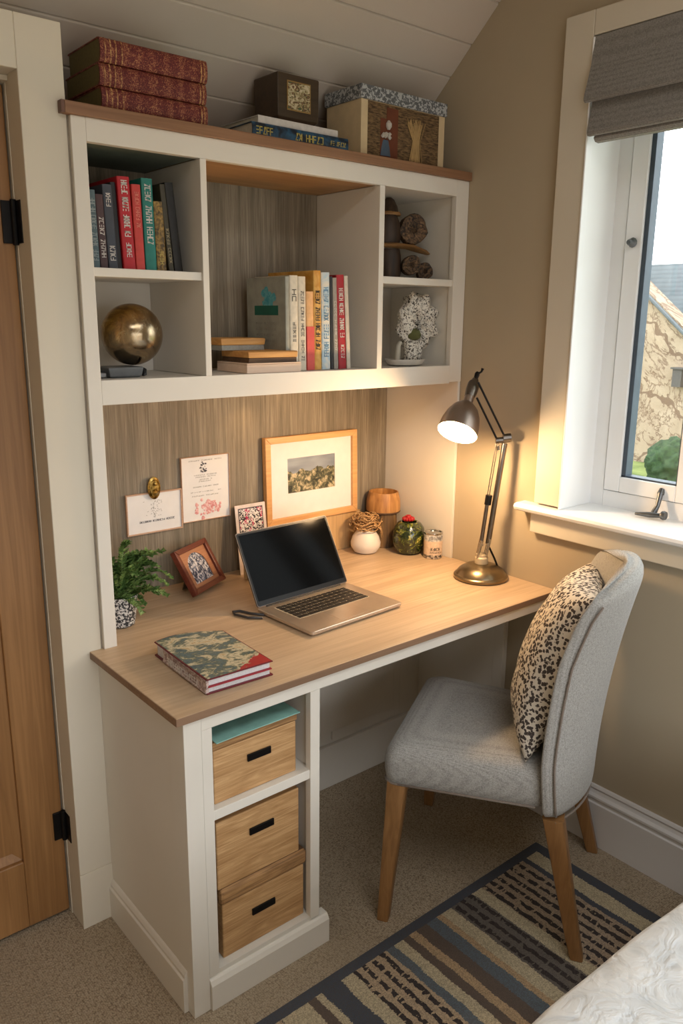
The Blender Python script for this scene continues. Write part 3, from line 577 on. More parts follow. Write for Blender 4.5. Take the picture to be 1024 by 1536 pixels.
def disc(name, cx, cy, cz_, r, mat, par, depth=.05):
    M4 = Matrix.Translation((cx, cy, cz_)) @ Matrix.Rotation(R(-35), 4, 'Z') @ Matrix.Rotation(R(90), 4, 'X')
    bm = bmesh.new(); blob(bm, 0, 0, [(r * .8, -depth * .5), (r, -depth * .4), (r, depth * .4), (r * .93, depth * .5)], int(r * 1000), M4=M4); blob(bm, 0, 0, [(r * .85, depth * .44), (r * .62, depth * .53), (r * .3, depth * .5)], 7, M4=M4)
    return obj(name, bm, mat, par, smooth='auto')
ringm = Mt('growth_rings', .7); nr = ringm.noise(70, 4, None, 2); ringm.color(ringm.ramp(nr, [(.35, (30, 22, 16)), (.6, (104, 78, 52)), (.75, (140, 110, 76))])).bump(nr, .8, .004); ringm = ringm.m
disc('round_log', .070, -.035, .150, .044, ringm, t); disc('small_log', .052, -.050, .042, .030, ringm, t)
t = thing('log_slice', 'small round log piece beside the driftwood figure', 'ornament', (-.083, -.245, 1.677)); disc('slice', 0, 0, .0265, .0255, ringm, t, .045)
# ------------------------------------------------------------------ coral ornament on a white dish
def hollow(prof, seg=48, M4=None, bm=None):
    bm = bm or bmesh.new(); lathe(bm, prof, seg, M4, cap=True); return bm
t = thing('dish', 'low white oval dish under the speckled coral ornament', 'dish', (-.178, -.268, 1.4132))
bm = hollow([(.040, 0), (.055, .003), (.062, .014), (.064, .020), (.061, .020), (.056, .012), (.030, .009), (.002, .009)], 48, Matrix.Diagonal((1.15, .8, 1, 1))); obj('bowl', bm, plain('glazed_white', (206, 198, 186), .3), t, smooth='auto')
coralm = speck('speckled_coral', (70, 62, 54), (222, 216, 204), 170, .45, .8, .9)
t = thing('coral_ornament', 'speckled black and white coral ring ornament in the lower right cubby', 'ornament', (-.142, -.262, 1.4225))
bm = bmesh.new(); N = 44; rings = []
for i in range(N):
    a = R(-70) + R(320) * i / (N - 1); rr = .050; wgt = .037 * (1 + .12 * math.sin(i * 1.1)) * (1.15 if 5 < i < 26 else .85)
    cx_, cz_ = .012 + rr * math.cos(a) * .85, .118 + rr * math.sin(a) * 1.05
    ring = []
    for k in range(20):
        b_ = 6.283 * k / 20; q = wgt * (1 + .13 * math.sin(5 * b_ + i * .9) + random.uniform(-.06, .06))
        ring.append((cx_ + q * math.cos(b_) * math.cos(a) * 1.0, q * .8 * math.sin(b_), cz_ + q * math.cos(b_) * math.sin(a)))
    rings.append(ring)
loft(bm, rings); obj('coral_ring', bm, coralm, t, smooth=True)
bm = bmesh.new(); blob(bm, -.018, -.012, [(.024, 0), (.022, .03), (.025, .06), (.020, .068)], 4); blob(bm, .022, 0, [(.014, 0), (.016, .035), (.020, .07)], 6); obj('coral_stem', bm, coralm, t, smooth=True)
bm = bmesh.new(); tube(bm, [(-.060, .005, 0), (-.058, .005, .05), (-.052, .0, .065)], [.010, .009, .006], 12); obj('white_candle_stub', bm, plain('candle_cream', (190, 182, 164), .5), t, smooth='auto')
bm = bmesh.new(); blob(bm, -.014, -.020, [(.008, .069), (.020, .075), (.023, .086), (.018, .098), (.006, .104)], 8); obj('moss_ball', bm, plain('moss_green', (96, 98, 56), .9, bump=.6), t, smooth=True)
# ------------------------------------------------------------------ notes and cards on the panel
def framed(label, cat, x0, x1, z0, z1, y, fw, fm, pm, name='framed_card', th=.009, rot=0):
    cx, cz_ = (x0 + x1) / 2, (z0 + z1) / 2; a, b = (x1 - x0) / 2, (z1 - z0) / 2
    t = thing(name, label, cat, (cx, y, cz_), (0, rot, 0))
    bm = bmesh.new(); box(bm, -a, a, -th, 0, -b, -b + fw); box(bm, -a, a, -th, 0, b - fw, b); box(bm, -a, -a + fw, -th, 0, -b + fw, b - fw); box(bm, a - fw, a, -th, 0, -b + fw, b - fw); obj('frame', bm, fm, t, .0008)
    BX('card', (-a + fw, a - fw, -th * .55, -.001, -b + fw, b - fw), pm, t, 0)
    return t, a, b
t, a, b = framed('wide white card in a slim wooden frame with a small sprig drawing', 'card', -1.030, -.851, .936, 1.058, -.011, .004, pinkw, cardm)
bm = bmesh.new(); glyphs(bm, lambda u, v, w_: (-.05 + u, -.0052 - w_, -.028 + v), .115, .006, 24, 11, .16, 9); obj('lettering', bm, ink, t)
bm = bmesh.new(); rnd = random.Random(5)
for _ in range(46):
    u, v = rnd.gauss(0, .010), rnd.uniform(-.012, .036); a_ = rnd.uniform(0, 6.28); l_ = .004
    q = [(u, v), (u + l_ * math.cos(a_), v + l_ * math.sin(a_))]; n_ = Vector((-(q[1][1] - q[0][1]), q[1][0] - q[0][0])).normalized() * .0005
    loft(bm, [[(p[0] + s * n_.x, y_, p[1] + s * n_.y) for p, s in ((q[0], 1), (q[1], 1), (q[1], -1), (q[0], -1))] for y_ in (-.0052, -.0056)])
obj('sprig_drawing', bm, greypaper, t)
t, a, b = framed('upright white letter sheet with a pink flower picture at its foot', 'letter', -.850, -.682, .948, 1.148, -.0105, .002, pinkw, cardm, 'pinned_letter')
bm = bmesh.new()
for k, (n, wd, z) in enumerate(((18, .115, .085), (13, .08, .040), (12, .07, .034), (8, .045, .026), (7, .05, .020), (18, .09, .004), (8, .11, -.012), (14, .10, -.024))):
    bm = bmesh.new(); glyphs(bm, lambda u, v, w_, wd=wd, z=z: (-wd / 2 + u, -.0052 - w_, z + v), wd, .0032, n, 20 + k, .16, 7); obj('lettering', bm, greypaper, t)
bm = bmesh.new()
for _ in range(24):
    u, v, rr = rnd.gauss(-.006, .007), .062 + rnd.gauss(0, .008), rnd.uniform(.001, .004); loft(bm, [[(u + rr * math.cos(6.283 * i / 7), y_, v + rr * .7 * math.sin(6.283 * i / 7)) for i in range(7)] for y_ in (-.0052, -.0056 - _ * .00001)])
obj('crest', bm, ink, t)
bm = bmesh.new()
for _ in range(60):
    u, v, rr = rnd.gauss(.004, .022), -.062 + rnd.gauss(0, .013) + 0, rnd.uniform(.003, .008)
    if abs(u) > .052 or abs(v + .06) > .034: continue
    loft(bm, [[(u + rr * math.cos(6.283 * i / 7) * rnd.uniform(.5, 1.2), y_, v + rr * math.sin(6.283 * i / 7) * rnd.uniform(.5, 1.2)) for i in range(7)] for y_ in (-.0052, -.0055 - _ * .00001)])
obj('flower_picture', bm, multi('pink_wash', [(.35, (206, 130, 130)), (.6, (236, 200, 196)), (.5, (220, 160, 156))], 110, 1, .8), t, label='pink watercolour flowers')
t = thing('medallion', 'oval gold medallion clipped to the top of the wide card', 'medallion', (-.943, -.022, 1.071))
bm = bmesh.new(); lathe(bm, [(1, 0), (1, .4), (.8, .8), (.72, .55), (.3, .6), (.01, .65)], 36, Matrix.Rotation(R(90), 4, 'X') @ Matrix.Diagonal((.020, .033, .009, 1))); goldm = Mt('old_gold', .3, 1.0); ng = goldm.noise(120, 4); goldm.color(goldm.ramp(ng, [(.35, (120, 92, 40)), (.65, (214, 180, 104))])).bump(ng, .3, .002); obj('plaque', bm, goldm.m, t, smooth='auto')
bm = bmesh.new(); blob(bm, 0, 0, [(.009, .001), (.008, .004), (.003, .008)], 3, M4=Matrix.Translation((.002, -.006, -.012)) @ Matrix.Rotation(R(90), 4, 'X')); blob(bm, 0, 0, [(.006, .001), (.005, .004), (.002, .006)], 4, M4=Matrix.Translation((.003, -.006, .013)) @ Matrix.Rotation(R(90), 4, 'X')); tube(bm, [(-.01, -.006, .02), (-.014, -.006, .0), (-.008, -.006, -.02)], .0015, 6); obj('relief', bm, goldm.m, t, smooth='auto')
# large picture
t = thing('framed_picture', 'large oak-framed landscape picture with wide white mount', 'picture', (-.3635, -.020, .8925), (R(-1.5), 0, 0))
a, hh, fw = .193, .290, .021
bm = bmesh.new()
def fr(bm, a, z0, z1, fw, y0, y1):
    o_ = [(-a, z0), (a, z0), (a, z1), (-a, z1)]; i_ = [(-a + fw, z0 + fw), (a - fw, z0 + fw), (a - fw, z1 - fw), (-a + fw, z1 - fw)]
    for k in range(4):
        j = (k + 1) % 4; q = [o_[k], o_[j], i_[j], i_[k]]; loft(bm, [[(u, y0, v) for u, v in q], [(u, y1, v) for u, v in q]])
fr(bm, a, 0, hh, fw, -.020, 0); obj('frame', bm, framew, t, .0015)
BX('mount', [(-a + fw, a - fw, -.009, -.006, fw, .098), (-a + fw, a - fw, -.009, -.006, .214, hh - fw), (-a + fw, -.100, -.009, -.006, .098, .214), (.100, a - fw, -.009, -.006, .098, .214)], cardm, t, 0)
m = Mt('landscape_photo', .4); Z = m.xyz(2); n = m.noise(55, 6, None, .6, .65); n3 = m.noise(150, 3)
hill = m.ramp(n, [(.38, (40, 44, 40)), (.5, (96, 96, 72)), (.62, (200, 184, 150))]); sky = m.ramp(m.noise(6, 2, m.map((1, 1, 4))), [(.3, (112, 120, 132)), (.7, (160, 168, 176))])
edge = m.math('GREATER_THAN', m.math('ADD', Z, m.math('MULTIPLY', m.noise(22, 5), .07)), .172 + .035); m.color(m.mix(edge, hill, sky))
BX('landscape', (-.102, .102, -.0062, -.004, .096, .216), m.m, t, 0, label='photograph of a rocky hillside under grey sky')
BX('backing', (-a + .004, a - .004, -.004, -.001, .004, hh - .004), darkbox, t, 0)
# floral card and cream candle
t = thing('greeting_card', 'small white card with black and magenta floral print behind the laptop', 'card', (-.622, -.062, .7605), (R(-7), 0, 0))
BX('card', (-.056, .058, -.001, .001, .0, .222), plain('card_cream_pink', (232, 216, 208), .7), t, .0005)
m = Mt('floral_print', .7); v1 = m.noise(95, 3, None, 2); v2 = m.noise(28, 2)
m.color(m.mix(m.math('GREATER_THAN', v1, .5), m.mix(m.math('GREATER_THAN', v2, .55), (46, 42, 50), (176, 32, 84)), (226, 220, 218)))
BX('floral_print', (-.042, .044, -.0016, -.0009, .105, .208), m.m, t, 0)
BX('print_border', [(-.045, .047, -.0018, -.0010, .208, .211), (-.045, -.042, -.0018, -.001, .105, .208), (.044, .047, -.0018, -.001, .105, .208)], ink, t, 0)
o = BX('x', (0, 1, 0, 1, 0, 1), ink) if False else None
bm = bmesh.new(); lathe(bm, [(.017, 0), (.018, .003), (.018, .108), (.015, .112), (.004, .110)], 32); t = thing('pillar_candle', 'slim cream pillar candle half hidden by the laptop screen', 'candle', (-.672, -.105, .7605)); obj('wax', bm, plain('candle_wax', (228, 202, 160), .5), t, smooth='auto')
bm = bmesh.new(); tube(bm, [(0, 0, .109), (.001, 0, .118)], .0008, 6); obj('wick', bm, black, t)
# mahogany arch frame leaning back
t = thing('photo_frame', 'small tilted mahogany frame with an arched blue and white photo', 'photo frame', (-.8365, -.133, .7605), (0, 0, R(28.8)))
lean = Matrix.Rotation(R(-30), 4, 'X')
def L(bm): bmesh.ops.transform(bm, matrix=lean, verts=bm.verts); return bm
a, hh, fw = .086, .150, .016
bm = bmesh.new(); fr(bm, a, .008, hh, fw, -.020, -.002); obj('frame', L(bm), redw, t, .002)
bm = bmesh.new()
# copper mount with arched opening
AN = 16; arch = [(-.048, .035), (.048, .035)] + [(.048 * math.cos(math.pi * i / AN) * 1.0, .080 + .045 * math.sin(math.pi * i / AN)) for i in range(AN + 1)]
outr = [(-a + fw, .008 + fw), (a - fw, .008 + fw)] + [((a - fw) * max(-1, min(1, 1.5 * math.cos(math.pi * i / AN))), .008 + fw + (hh - .008 - 2 * fw) * min(1, .45 + 1.0 * math.sin(math.pi * i / AN))) for i in range(AN + 1)]
n_ = len(arch)
vo = [bm.verts.new((u, -.012, v)) for u, v in outr]; vi = [bm.verts.new((u, -.012, v)) for u, v in arch]; vb = [bm.verts.new((u, -.009, v)) for u, v in arch]
for i in range(n_):
    j = (i + 1) % n_; bm.faces.new((vo[i], vo[j], vi[j], vi[i])); bm.faces.new((vi[i], vi[j], vb[j], vb[i]))
obj('mount', L(bm), copperw, t)
bm = bmesh.new(); prism(bm, [(u * 1.02, v) for u, v in arch], -.0095, -.006, axis=1); obj('photo', L(bm), multi('blue_white_photo', [(.40, (26, 34, 58)), (.5, (90, 104, 130)), (.56, (214, 212, 214))], 70, 1.5, .35, (1.6, 1, 1)), t, label='dark blue and white arched photo')
bm = bmesh.new(); box(bm, -a + .004, a - .004, -.006, -.003, .012, hh - .004); obj('backing', L(bm), darkbox, t)
bm = bmesh.new(); loft(bm, [[(-.02, .074, 0.001), (.02, .074, .001), (.02, .078, .001), (-.02, .078, .001)], [(-.018, .050, .098), (.018, .050, .098), (.018, .053, .098), (-.018, .053, .098)]]); obj('strut', bm, darkbox, t)
# ------------------------------------------------------------------ potted fern
t = thing('potted_fern', 'green fern in a black and white speckled pot at the left end of the desk', 'potted plant', (-1.152, -.222, .7605))
bm = hollow([(.028, 0), (.034, .004), (.041, .05), (.044, .085), (.040, .085), (.036, .070), (.002, .070)], 40); obj('pot', bm, speck('black_white_pot', (40, 42, 46), (214, 212, 208), 150, .5, .6), t, smooth='auto')
bm = bmesh.new(); lathe(bm, [(.036, .066), (.030, .074), (.004, .078)], 24); obj('soil', bm, plain('moss_soil', (84, 96, 60), .95, bump=.6), t)
gm1 = multi('fern_leaf', [(.3, (52, 84, 40)), (.5, (100, 132, 66)), (.7, (160, 180, 116))], 24, 1, .6)
rnd = random.Random(21)
def leaf(bm, p, d, n, l, w_, mi=0):
    d = d.normalized(); s = d.cross(n).normalized() * w_; q = n.normalized() * (w_ * .35)
    vs = [bm.verts.new(x) for x in (p, p + d * l * .35 + s, p + d * l, p + d * l * .35 - s)]; c_ = bm.verts.new(p + d * l * .4 - q)
    for i in range(4): bm.faces.new((vs[i], vs[(i + 1) % 4], c_)).material_index = mi
for k in range(34):
    a_ = rnd.uniform(-2.3, 2.3) * .75; a_ = rnd.choice([rnd.uniform(-1.9, .9), rnd.uniform(-1.2, .4), rnd.uniform(0, 6.28)]); ln = rnd.uniform(.07, .135); rise = rnd.uniform(.02, .14)
    if k % 5 == 0: ln = rnd.uniform(.03, .06); rise = rnd.uniform(.10, .165)
    dirv = Vector((math.cos(a_), math.sin(a_), 0))
    if dirv.x < 0: ln *= .35
    if dirv.y > 0: ln *= .9
    base = Vector((rnd.uniform(-.02, .02), rnd.uniform(-.02, .02), .072)); pts = []
    droop = rnd.uniform(.0, .07)
    for i in range(9):
        s = i / 8; pts.append(base + dirv * ln * s + Vector((0, 0, rise * math.sin(min(1, s * 1.15) * math.pi / 2) - droop * s ** 3)))
    bm = bmesh.new(); tube(bm, pts, [.0011 * (1 - .6 * i / 8) for i in range(9)], 5)
    for i in range(1, 9):
        for q in range(5):
            p = pts[i - 1].lerp(pts[i], q / 5); tg = (pts[i] - pts[i - 1]).normalized(); sd = tg.cross(Vector((0, 0, 1))).normalized()
            for sgn in (-1, 1):
                l_ = .023 * (1 - .6 * abs(i / 8 - .45)) * rnd.uniform(.7, 1.2)
                leaf(bm, p, tg * .6 + sd * sgn + Vector((0, 0, rnd.uniform(-.5, .5))), Vector((rnd.uniform(-.4, .4), rnd.uniform(-.4, .4), 1)), l_, .0062)
    obj('frond', bm, gm1, t)
# ------------------------------------------------------------------ laptop
t = thing('laptop', 'open silver laptop with dark screen in the middle of the desk', 'laptop', (-.649, -.480, .7608), (0, 0, R(3.2)))
lidm = plain('lid_metal', (96, 88, 82), .45, .6, .02)
alu = plain('silver_aluminium', (206, 190, 172), .32, .75, .02)
lw_, ld = .170, .118
bm = bmesh.new()
def rrect(a, b, r, z, n=5):
    pts = []
    for cx_, cy_, s0 in ((a - r, b - r, 0), (-a + r, b - r, 90), (-a + r, -b + r, 180), (a - r, -b + r, 270)):
        for i in range(n + 1): q = R(s0 + 90 * i / n); pts.append((cx_ + r * math.cos(q), cy_ + r * math.sin(q), z))
    return pts
loft(bm, [rrect(lw_ - .004, ld - .004, .010, .001), rrect(lw_, ld, .010, .006), rrect(lw_, ld, .010, .0125), rrect(lw_ - .0015, ld - .0015, .009, .014)]); obj('base', bm, alu, t, smooth='auto')
BX('rubber_feet', [(-lw_ + .02, lw_ - .02, -ld + .01, ld - .01, 0, .0012)], black, t, 0)
BX('keyboard_well', (-.132, .132, -.022, .088, .0138, .0143), plain('keyboard_trim', (222, 206, 178), .5), t, .0)
bm = bmesh.new()
rows = [(14, .014), (13, .019), (13, .019), (12, .019), (11, .019), (7, .018)]; yk = .086
for n, hk in rows:
    x0 = -.130; cw = .260 / n
    for i in range(n):
        if n == 7 and i in (2, 3, 4):
            if i == 2: box(bm, x0 + cw * 2 + .0015, x0 + cw * 5 - .0015, yk - hk + .0015, yk - .0015, .0143, .0158)
            continue
        box(bm, x0 + cw * i + .0015, x0 + cw * (i + 1) - .0015, yk - hk + .0015, yk - .0015, .0143, .0158)
    yk -= hk
obj('keys', bm, plain('key_black', (30, 26, 24), .5), t, .0004)
BX('trackpad', (-.052, .052, -.104, -.030, .0139, .0143), plain('trackpad_metal', (198, 182, 164), .28, .7, .01), t, .0)
bm = bmesh.new(); tube(bm, [(-.14, ld - .006, .013), (.14, ld - .006, .013)], .005, 12); hg = obj('hinge', bm, black, t, smooth='auto')
scr = Matrix.Translation((0, ld - .006, .016)) @ Matrix.Rotation(R(-28), 4, 'X')
bm = bmesh.new(); M3 = scr @ Matrix.Rotation(R(90), 4, 'X')
loft(bm, [[tuple(M3 @ Vector((p[0], p[1] + .108, p[2]))) for p in rrect(lw_, .108, .008, z)] for z in (-.003, .0015)]); lid = obj('screen_lid', bm, lidm, t, smooth='auto')
bm = bmesh.new(); loft(bm, [[tuple(M3 @ Vector((p[0], p[1] + .108, p[2]))) for p in rrect(lw_ - .0025, .1055, .006, z)] for z in (.0012, .0022)])
glassblk = plain('screen_bezel', (20, 20, 22), .3, 0, .02, spec=.15); obj('screen_bezel', bm, glassblk, lid, smooth='auto')
bm = bmesh.new(); loft(bm, [[tuple(M3 @ Vector((p[0], p[1] + .112, p[2]))) for p in rrect(lw_ - .008, .096, .002, z)] for z in (.0021, .0025)])
sm = Mt('screen_glass', .12, spec=.03); sm.color((6, 7, 8)); obj('display', bm, sm.m, lid, smooth='auto')
bm = bmesh.new(); tube(bm, [(-.838, -.420, .7645), (-.868, -.395, .7645), (-.883, -.352, .7645), (-.876, -.332, .7645), (-.858, -.338, .7645), (-.845, -.372, .7645), (-.822, -.405, .7645)], .0036, 10)
o = obj('charging_cable', bm, plain('cable_grey', (58, 54, 54), .5), None, smooth=True); tag(o, 'short looped dark cable at the left side of the laptop', 'cable')
# ------------------------------------------------------------------ vase with twigs
t = thing('vase', 'round white vase topped with a bundle of dry twigs', 'vase', (-.190, -.108, .7605))
bm = hollow([(.030, 0), (.040, .004), (.0515, .022), (.0525, .036), (.046, .058), (.034, .075), (.026, .083), (.022, .083), (.024, .07), (.002, .06)], 48); obj('body', bm, plain('matt_white_ceramic', (228, 218, 206), .45, var=.01), t, smooth='auto')
bm = bmesh.new(); rnd = random.Random(4)
for k in range(95):
    z = .082 + rnd.uniform(0, .052); a_ = rnd.uniform(0, 6.28); sp = rnd.uniform(.8, 2.4); rr = .046 + .012 * math.sin((z - .082) * 60) ; cx_ = rnd.uniform(-.008, .006)
    q = rnd.uniform(.35, 1.0); pts = [(cx_ + rr * q * math.cos(a_ + sp * i / 7), rr * q * .85 * math.sin(a_ + sp * i / 7), z + .006 * math.sin(i * .9 + k)) for i in range(8)]
    tube(bm, pts, rnd.uniform(.0012, .003), 5)
for k in range(22):
    a_ = rnd.uniform(-1.2, .3); tube(bm, [(.038 * math.cos(a_), .04 * math.sin(a_), .098), (.055 * math.cos(a_), .052 * math.sin(a_), .085), (.060 * math.cos(a_), .055 * math.sin(a_), .066 + rnd.uniform(-.01, .01))], .0014, 5)
obj('twig_bundle', bm, multi('dry_twigs', [(.3, (120, 84, 50)), (.6, (196, 156, 106))], 80), t, smooth=True)
# ------------------------------------------------------------------ wooden lantern vase
t = thing('wooden_vase', 'tall two-part wooden vase with bark foot in the desk corner', 'vase', (-.078, -.074, .7605))
bm = bmesh.new(); blob(bm, 0, 0, [(.048, 0), (.053, .03), (.052, .08), (.051, .125)], 11, 32); obj('bark_foot', bm, barkw, t, smooth='auto')
bm = hollow([(.060, .1255), (.0615, .14), (.060, .165), (.055, .188), (.052, .197), (.048, .197), (.050, .185), (.052, .16), (.002, .15)], 36); obj('barrel', bm, bambw, t, smooth='auto')
bm = bmesh.new(); lathe(bm, [(.0605, .1245), (.0618, .1275), (.0605, .1300)], 36); obj('band', bm, barkdark, t, smooth='auto')
# ------------------------------------------------------------------ green glass jar
t = thing('glass_jar', 'round olive green glass jar with gold flecks and a red flower', 'jar', (-.075, -.205, .7605))
m = Mt('green_glass', .12); n = m.noise(34, 4, None, 2.5, .6); m.color(m.ramp(n, [(.42, (24, 34, 14)), (.55, (58, 72, 26)), (.64, (130, 130, 46)), (.70, (236, 214, 120))])).bump(n, .5, .004); m.b.inputs['Coat Weight'].default_value = .8; m.b.inputs['Transmission Weight'].default_value = .15
bm = hollow([(.030, 0), (.044, .006), (.056, .035), (.0575, .062), (.052, .092), (.040, .108), (.030, .113), (.026, .112), (.030, .10), (.002, .09)], 40); obj('body', bm, m.m, t, smooth='auto')
bm = bmesh.new()
for k in range(12):
    a_ = 6.283 * k / 12; q = Matrix.Translation((-.005 + .012 * math.cos(a_), .012 * math.sin(a_), .122)) ; bmesh.ops.create_uvsphere(bm, u_segments=10, v_segments=8, radius=.0085, matrix=q @ Matrix.Rotation(a_, 4, 'Z') @ Matrix.Diagonal((1.3, .6, .9, 1)))
for k in range(5): a_ = 6.283 * k / 5; bmesh.ops.create_uvsphere(bm, u_segments=10, v_segments=8, radius=.007, matrix=Matrix.Translation((-.005 + .005 * math.cos(a_), .005 * math.sin(a_), .129)))
obj('red_flower', bm, plain('red_petals', (170, 24, 30), .5), t, smooth=True)
bm = bmesh.new(); tube(bm, [(-.005, 0, .095), (-.005, 0, .120)], .002, 6); obj('stem', bm, gm1, t)
# ------------------------------------------------------------------ tin candle
t = thing('candle_tin', 'small cream and silver printed tin with dark script beside the green jar', 'tin', (-.048, -.296, .7605))
tm = Mt('printed_tin', .4); Z = tm.xyz(2); n = tm.noise(140, 3); st_ = tm.wave(1, tm.map((170, 170, 0)), 2, 'X')
top = tm.ramp(n, [(.4, (150, 150, 148)), (.6, (208, 206, 200))]); low = tm.ramp(n, [(.3, (206, 178, 150)), (.7, (222, 198, 172))]); bot = tm.ramp(n, [(.47, (110, 96, 84)), (.53, (214, 196, 172))])
c = tm.mix(tm.math('GREATER_THAN', Z, .062), low, top); c = tm.mix(tm.math('LESS_THAN', Z, .014), c, bot); tm.color(c)
bm = bmesh.new(); lathe(bm, [(.0305, 0), (.032, .002), (.032, .084), (.0305, .086)], 40); obj('body', bm, tm.m, t, smooth='auto')
bm = bmesh.new(); lathe(bm, [(.0325, .084), (.033, .087), (.0325, .090), (.028, .090), (.027, .087), (.001, .087)], 40); obj('rim', bm, chrome, t, smooth='auto')
bm = bmesh.new()
def cyl(r0, a0): return lambda u, v, w_, : ((r0 + w_) * math.cos(a0 + u / r0), (r0 + w_) * math.sin(a0 + u / r0), v)
for z_, h_, n_, a0, ln in ((.030, .010, 5, R(-150), .034), (.020, .006, 8, R(-155), .044), (.006, .007, 9, R(-160), .05)):
    P0 = cyl(.0322, a0); glyphs(bm, lambda u, v, w_, P0=P0, z_=z_: P0(u, z_ + v, w_), ln, h_, n_, int(z_ * 1000), .14)
for i in range(9):
    P0 = cyl(.0322, R(-150) + i * .16); loft(bm, [[P0(u, v, w_) for u, v in ((0, .068), (.0016, .068), (.0016, .080 - .004 * (i % 2)), (0, .080))] for w_ in (0, .0004)])
obj('lettering', bm, inkdark, t)
# ------------------------------------------------------------------ decorated journal on the desk
t = thing('journal', 'thick painted-cover journal with a red ribbed edge lying at the front left of the desk', 'book', (-1.097, -.586, .7605), (0, 0, R(-2)))
a, b = .085, .137; hh = .036
crim = plain('crimson_leather', (110, 22, 34), .4)
m = Mt('painted_cover', .35); Y = m.xyz(1); n = m.noise(16, 6, m.map((1, 1.6, 1)), 1.2, .7); n2 = m.noise(90, 3); f = m.math('ADD', m.math('MULTIPLY', n, .85), m.math('MULTIPLY', n2, .15))
c1 = m.ramp(f, [(.36, (40, 66, 76)), (.43, (84, 108, 110)), (.47, (60, 80, 72)), (.50, (130, 130, 104)), (.56, (206, 196, 166)), (.64, (176, 150, 104))]); mk = m.math('GREATER_THAN', m.math('ADD', m.math('SUBTRACT', m.math('MULTIPLY', m.xyz(0), .7), Y), m.math('MULTIPLY', n2, .06)), .165); m.color(m.mix(mk, c1, (168, 34, 40))).bump(f, .3, .002)
def outline(s=0, z=0, front=-b):
    # rounded, bowed back edge
    P_ = [(-a + s, front + s), (a - s, front + s), (a - s, b * .55)]
    for i in range(9): q = math.pi / 2 * i / 8; P_.append((a - s - (2 * a - 2 * s) * (i / 8) ** 1.0, b * .55 + (b * .45 - s) * math.sin(math.pi * (.08 + .62 * i / 8)) ))
    return [(x, y, z) for x, y in P_]
bm = bmesh.new(); loft(bm, [outline(0, 0), outline(0, .003)]); obj('back_cover', bm, crim, t, .001)
bm = bmesh.new(); loft(bm, [outline(.006, .0031), outline(.006, hh - .0035)]); obj('pages', bm, plain('white_pages', (216, 214, 214), .6, var=.04, scale=300), t, .0)
bm = bmesh.new(); loft(bm, [outline(0, hh - .0032), outline(0, hh - .0006)]); fc = obj('front_cover', bm, crim, t, .001)
bm = bmesh.new(); loft(bm, [outline(.003, hh - .0006), outline(.0035, hh)]); obj('cover_art', bm, m.m, fc, .0003)
bm = bmesh.new(); prism(bm, [(-a - .003, .003), (-a + .006, .003), (-a + .006, hh - .0035), (-a - .001, hh - .0035), (-a + .001, hh * .5)], -b + .003, b * .55, axis=1); obj('spine', bm, speck('silver_pink_spine', (150, 126, 120), (196, 176, 168), 120, .5, .5), t)
bm = bmesh.new(); glyphs(bm, lambda u, v, w_: (-a - .0025 - w_ - .002 * (1 - v / .02), .05 - u, .008 + v * .9), .15, .017, 16, 61, .15); obj('lettering', bm, inkw, t)
BX('bookmark_ribbon', (-a + .004, a - .004, -b - .0008, -b + .01, .016, .0185), plain('red_ribbon', (160, 22, 40), .5), t, 0)
# ------------------------------------------------------------------ desk lamp
lx, ly = -.091, -.548; Rh = Vector((.76736, -.64122, 0)); P0 = Vector((lx, ly, 0))
def LP(r, z): return P0 + Rh * r + Vector((0, 0, z))
t = thing('desk_lamp', 'antique nickel spring-arm desk lamp with lit bell shade', 'lamp', (lx, ly, .7605))
def loc(v): return Vector(v) - Vector((lx, ly, .7605))
bm = bmesh.new(); lathe(bm, [(.082, 0), (.0855, .003), (.0855, .010), (.082, .014), (.079, .015), (.070, .028), (.052, .040), (.030, .047), (.012, .049)], 64); obj('base', bm, bronze, t, smooth='auto')
bm = bmesh.new(); lathe(bm, [(.021, .046), (.021, .066), (.018, .070), (.018, .078)], 32); obj('collar', bm, plain('cream_collar', (206, 190, 160), .4, .2), t, smooth='auto')
bm = bmesh.new()
o1, o2 = LP(-.010, .842), LP(.012, .848)
for s in (-1, 1):
    off = Fv.copy(); off.z = 0; off.normalize(); off *= s * .010
    tube(bm, [loc(LP(-.014, .825) + off), loc(LP(-.004, .885) + off)], .0045, 10); tube(bm, [loc(LP(.010, .825) + off), loc(LP(.022, .890) + off)], .0045, 10)
tube(bm, [loc(LP(-.004, .872) - off * 1.3), loc(LP(-.004, .872) + off * 1.3)], .006, 12); tube(bm, [loc(LP(.018, .872) - off * 1.3), loc(LP(.018, .872) + off * 1.3)], .006, 12)
obj('joint_bracket', bm, chrome, t, smooth='auto')
elbow = LP(.044, 1.206)
bm = bmesh.new(); tube(bm, [loc(LP(.018, .872)), loc(LP(.052, 1.19))], .0085, 12); obj('lower_arm', bm, nickel, t, smooth='auto')
bm = bmesh.new(); tube(bm, [loc(LP(-.004, .872)), loc(LP(.010, 1.015))], .0062, 12); obj('spring_tube', bm, nickel, t, smooth='auto')
bm = bmesh.new(); tube(bm, [loc(LP(.010, .998)), loc(LP(.013, 1.028))], .0105, 14); obj('slider', bm, black, t, smooth='auto')
bm = bmesh.new(); tube(bm, [loc(LP(.007, 1.02)), loc(LP(.026, 1.19))], .0014, 8); tube(bm, [loc(LP(.013, 1.02)), loc(LP(.032, 1.19))], .0014, 8); obj('tension_rod', bm, nickel, t, smooth='auto')
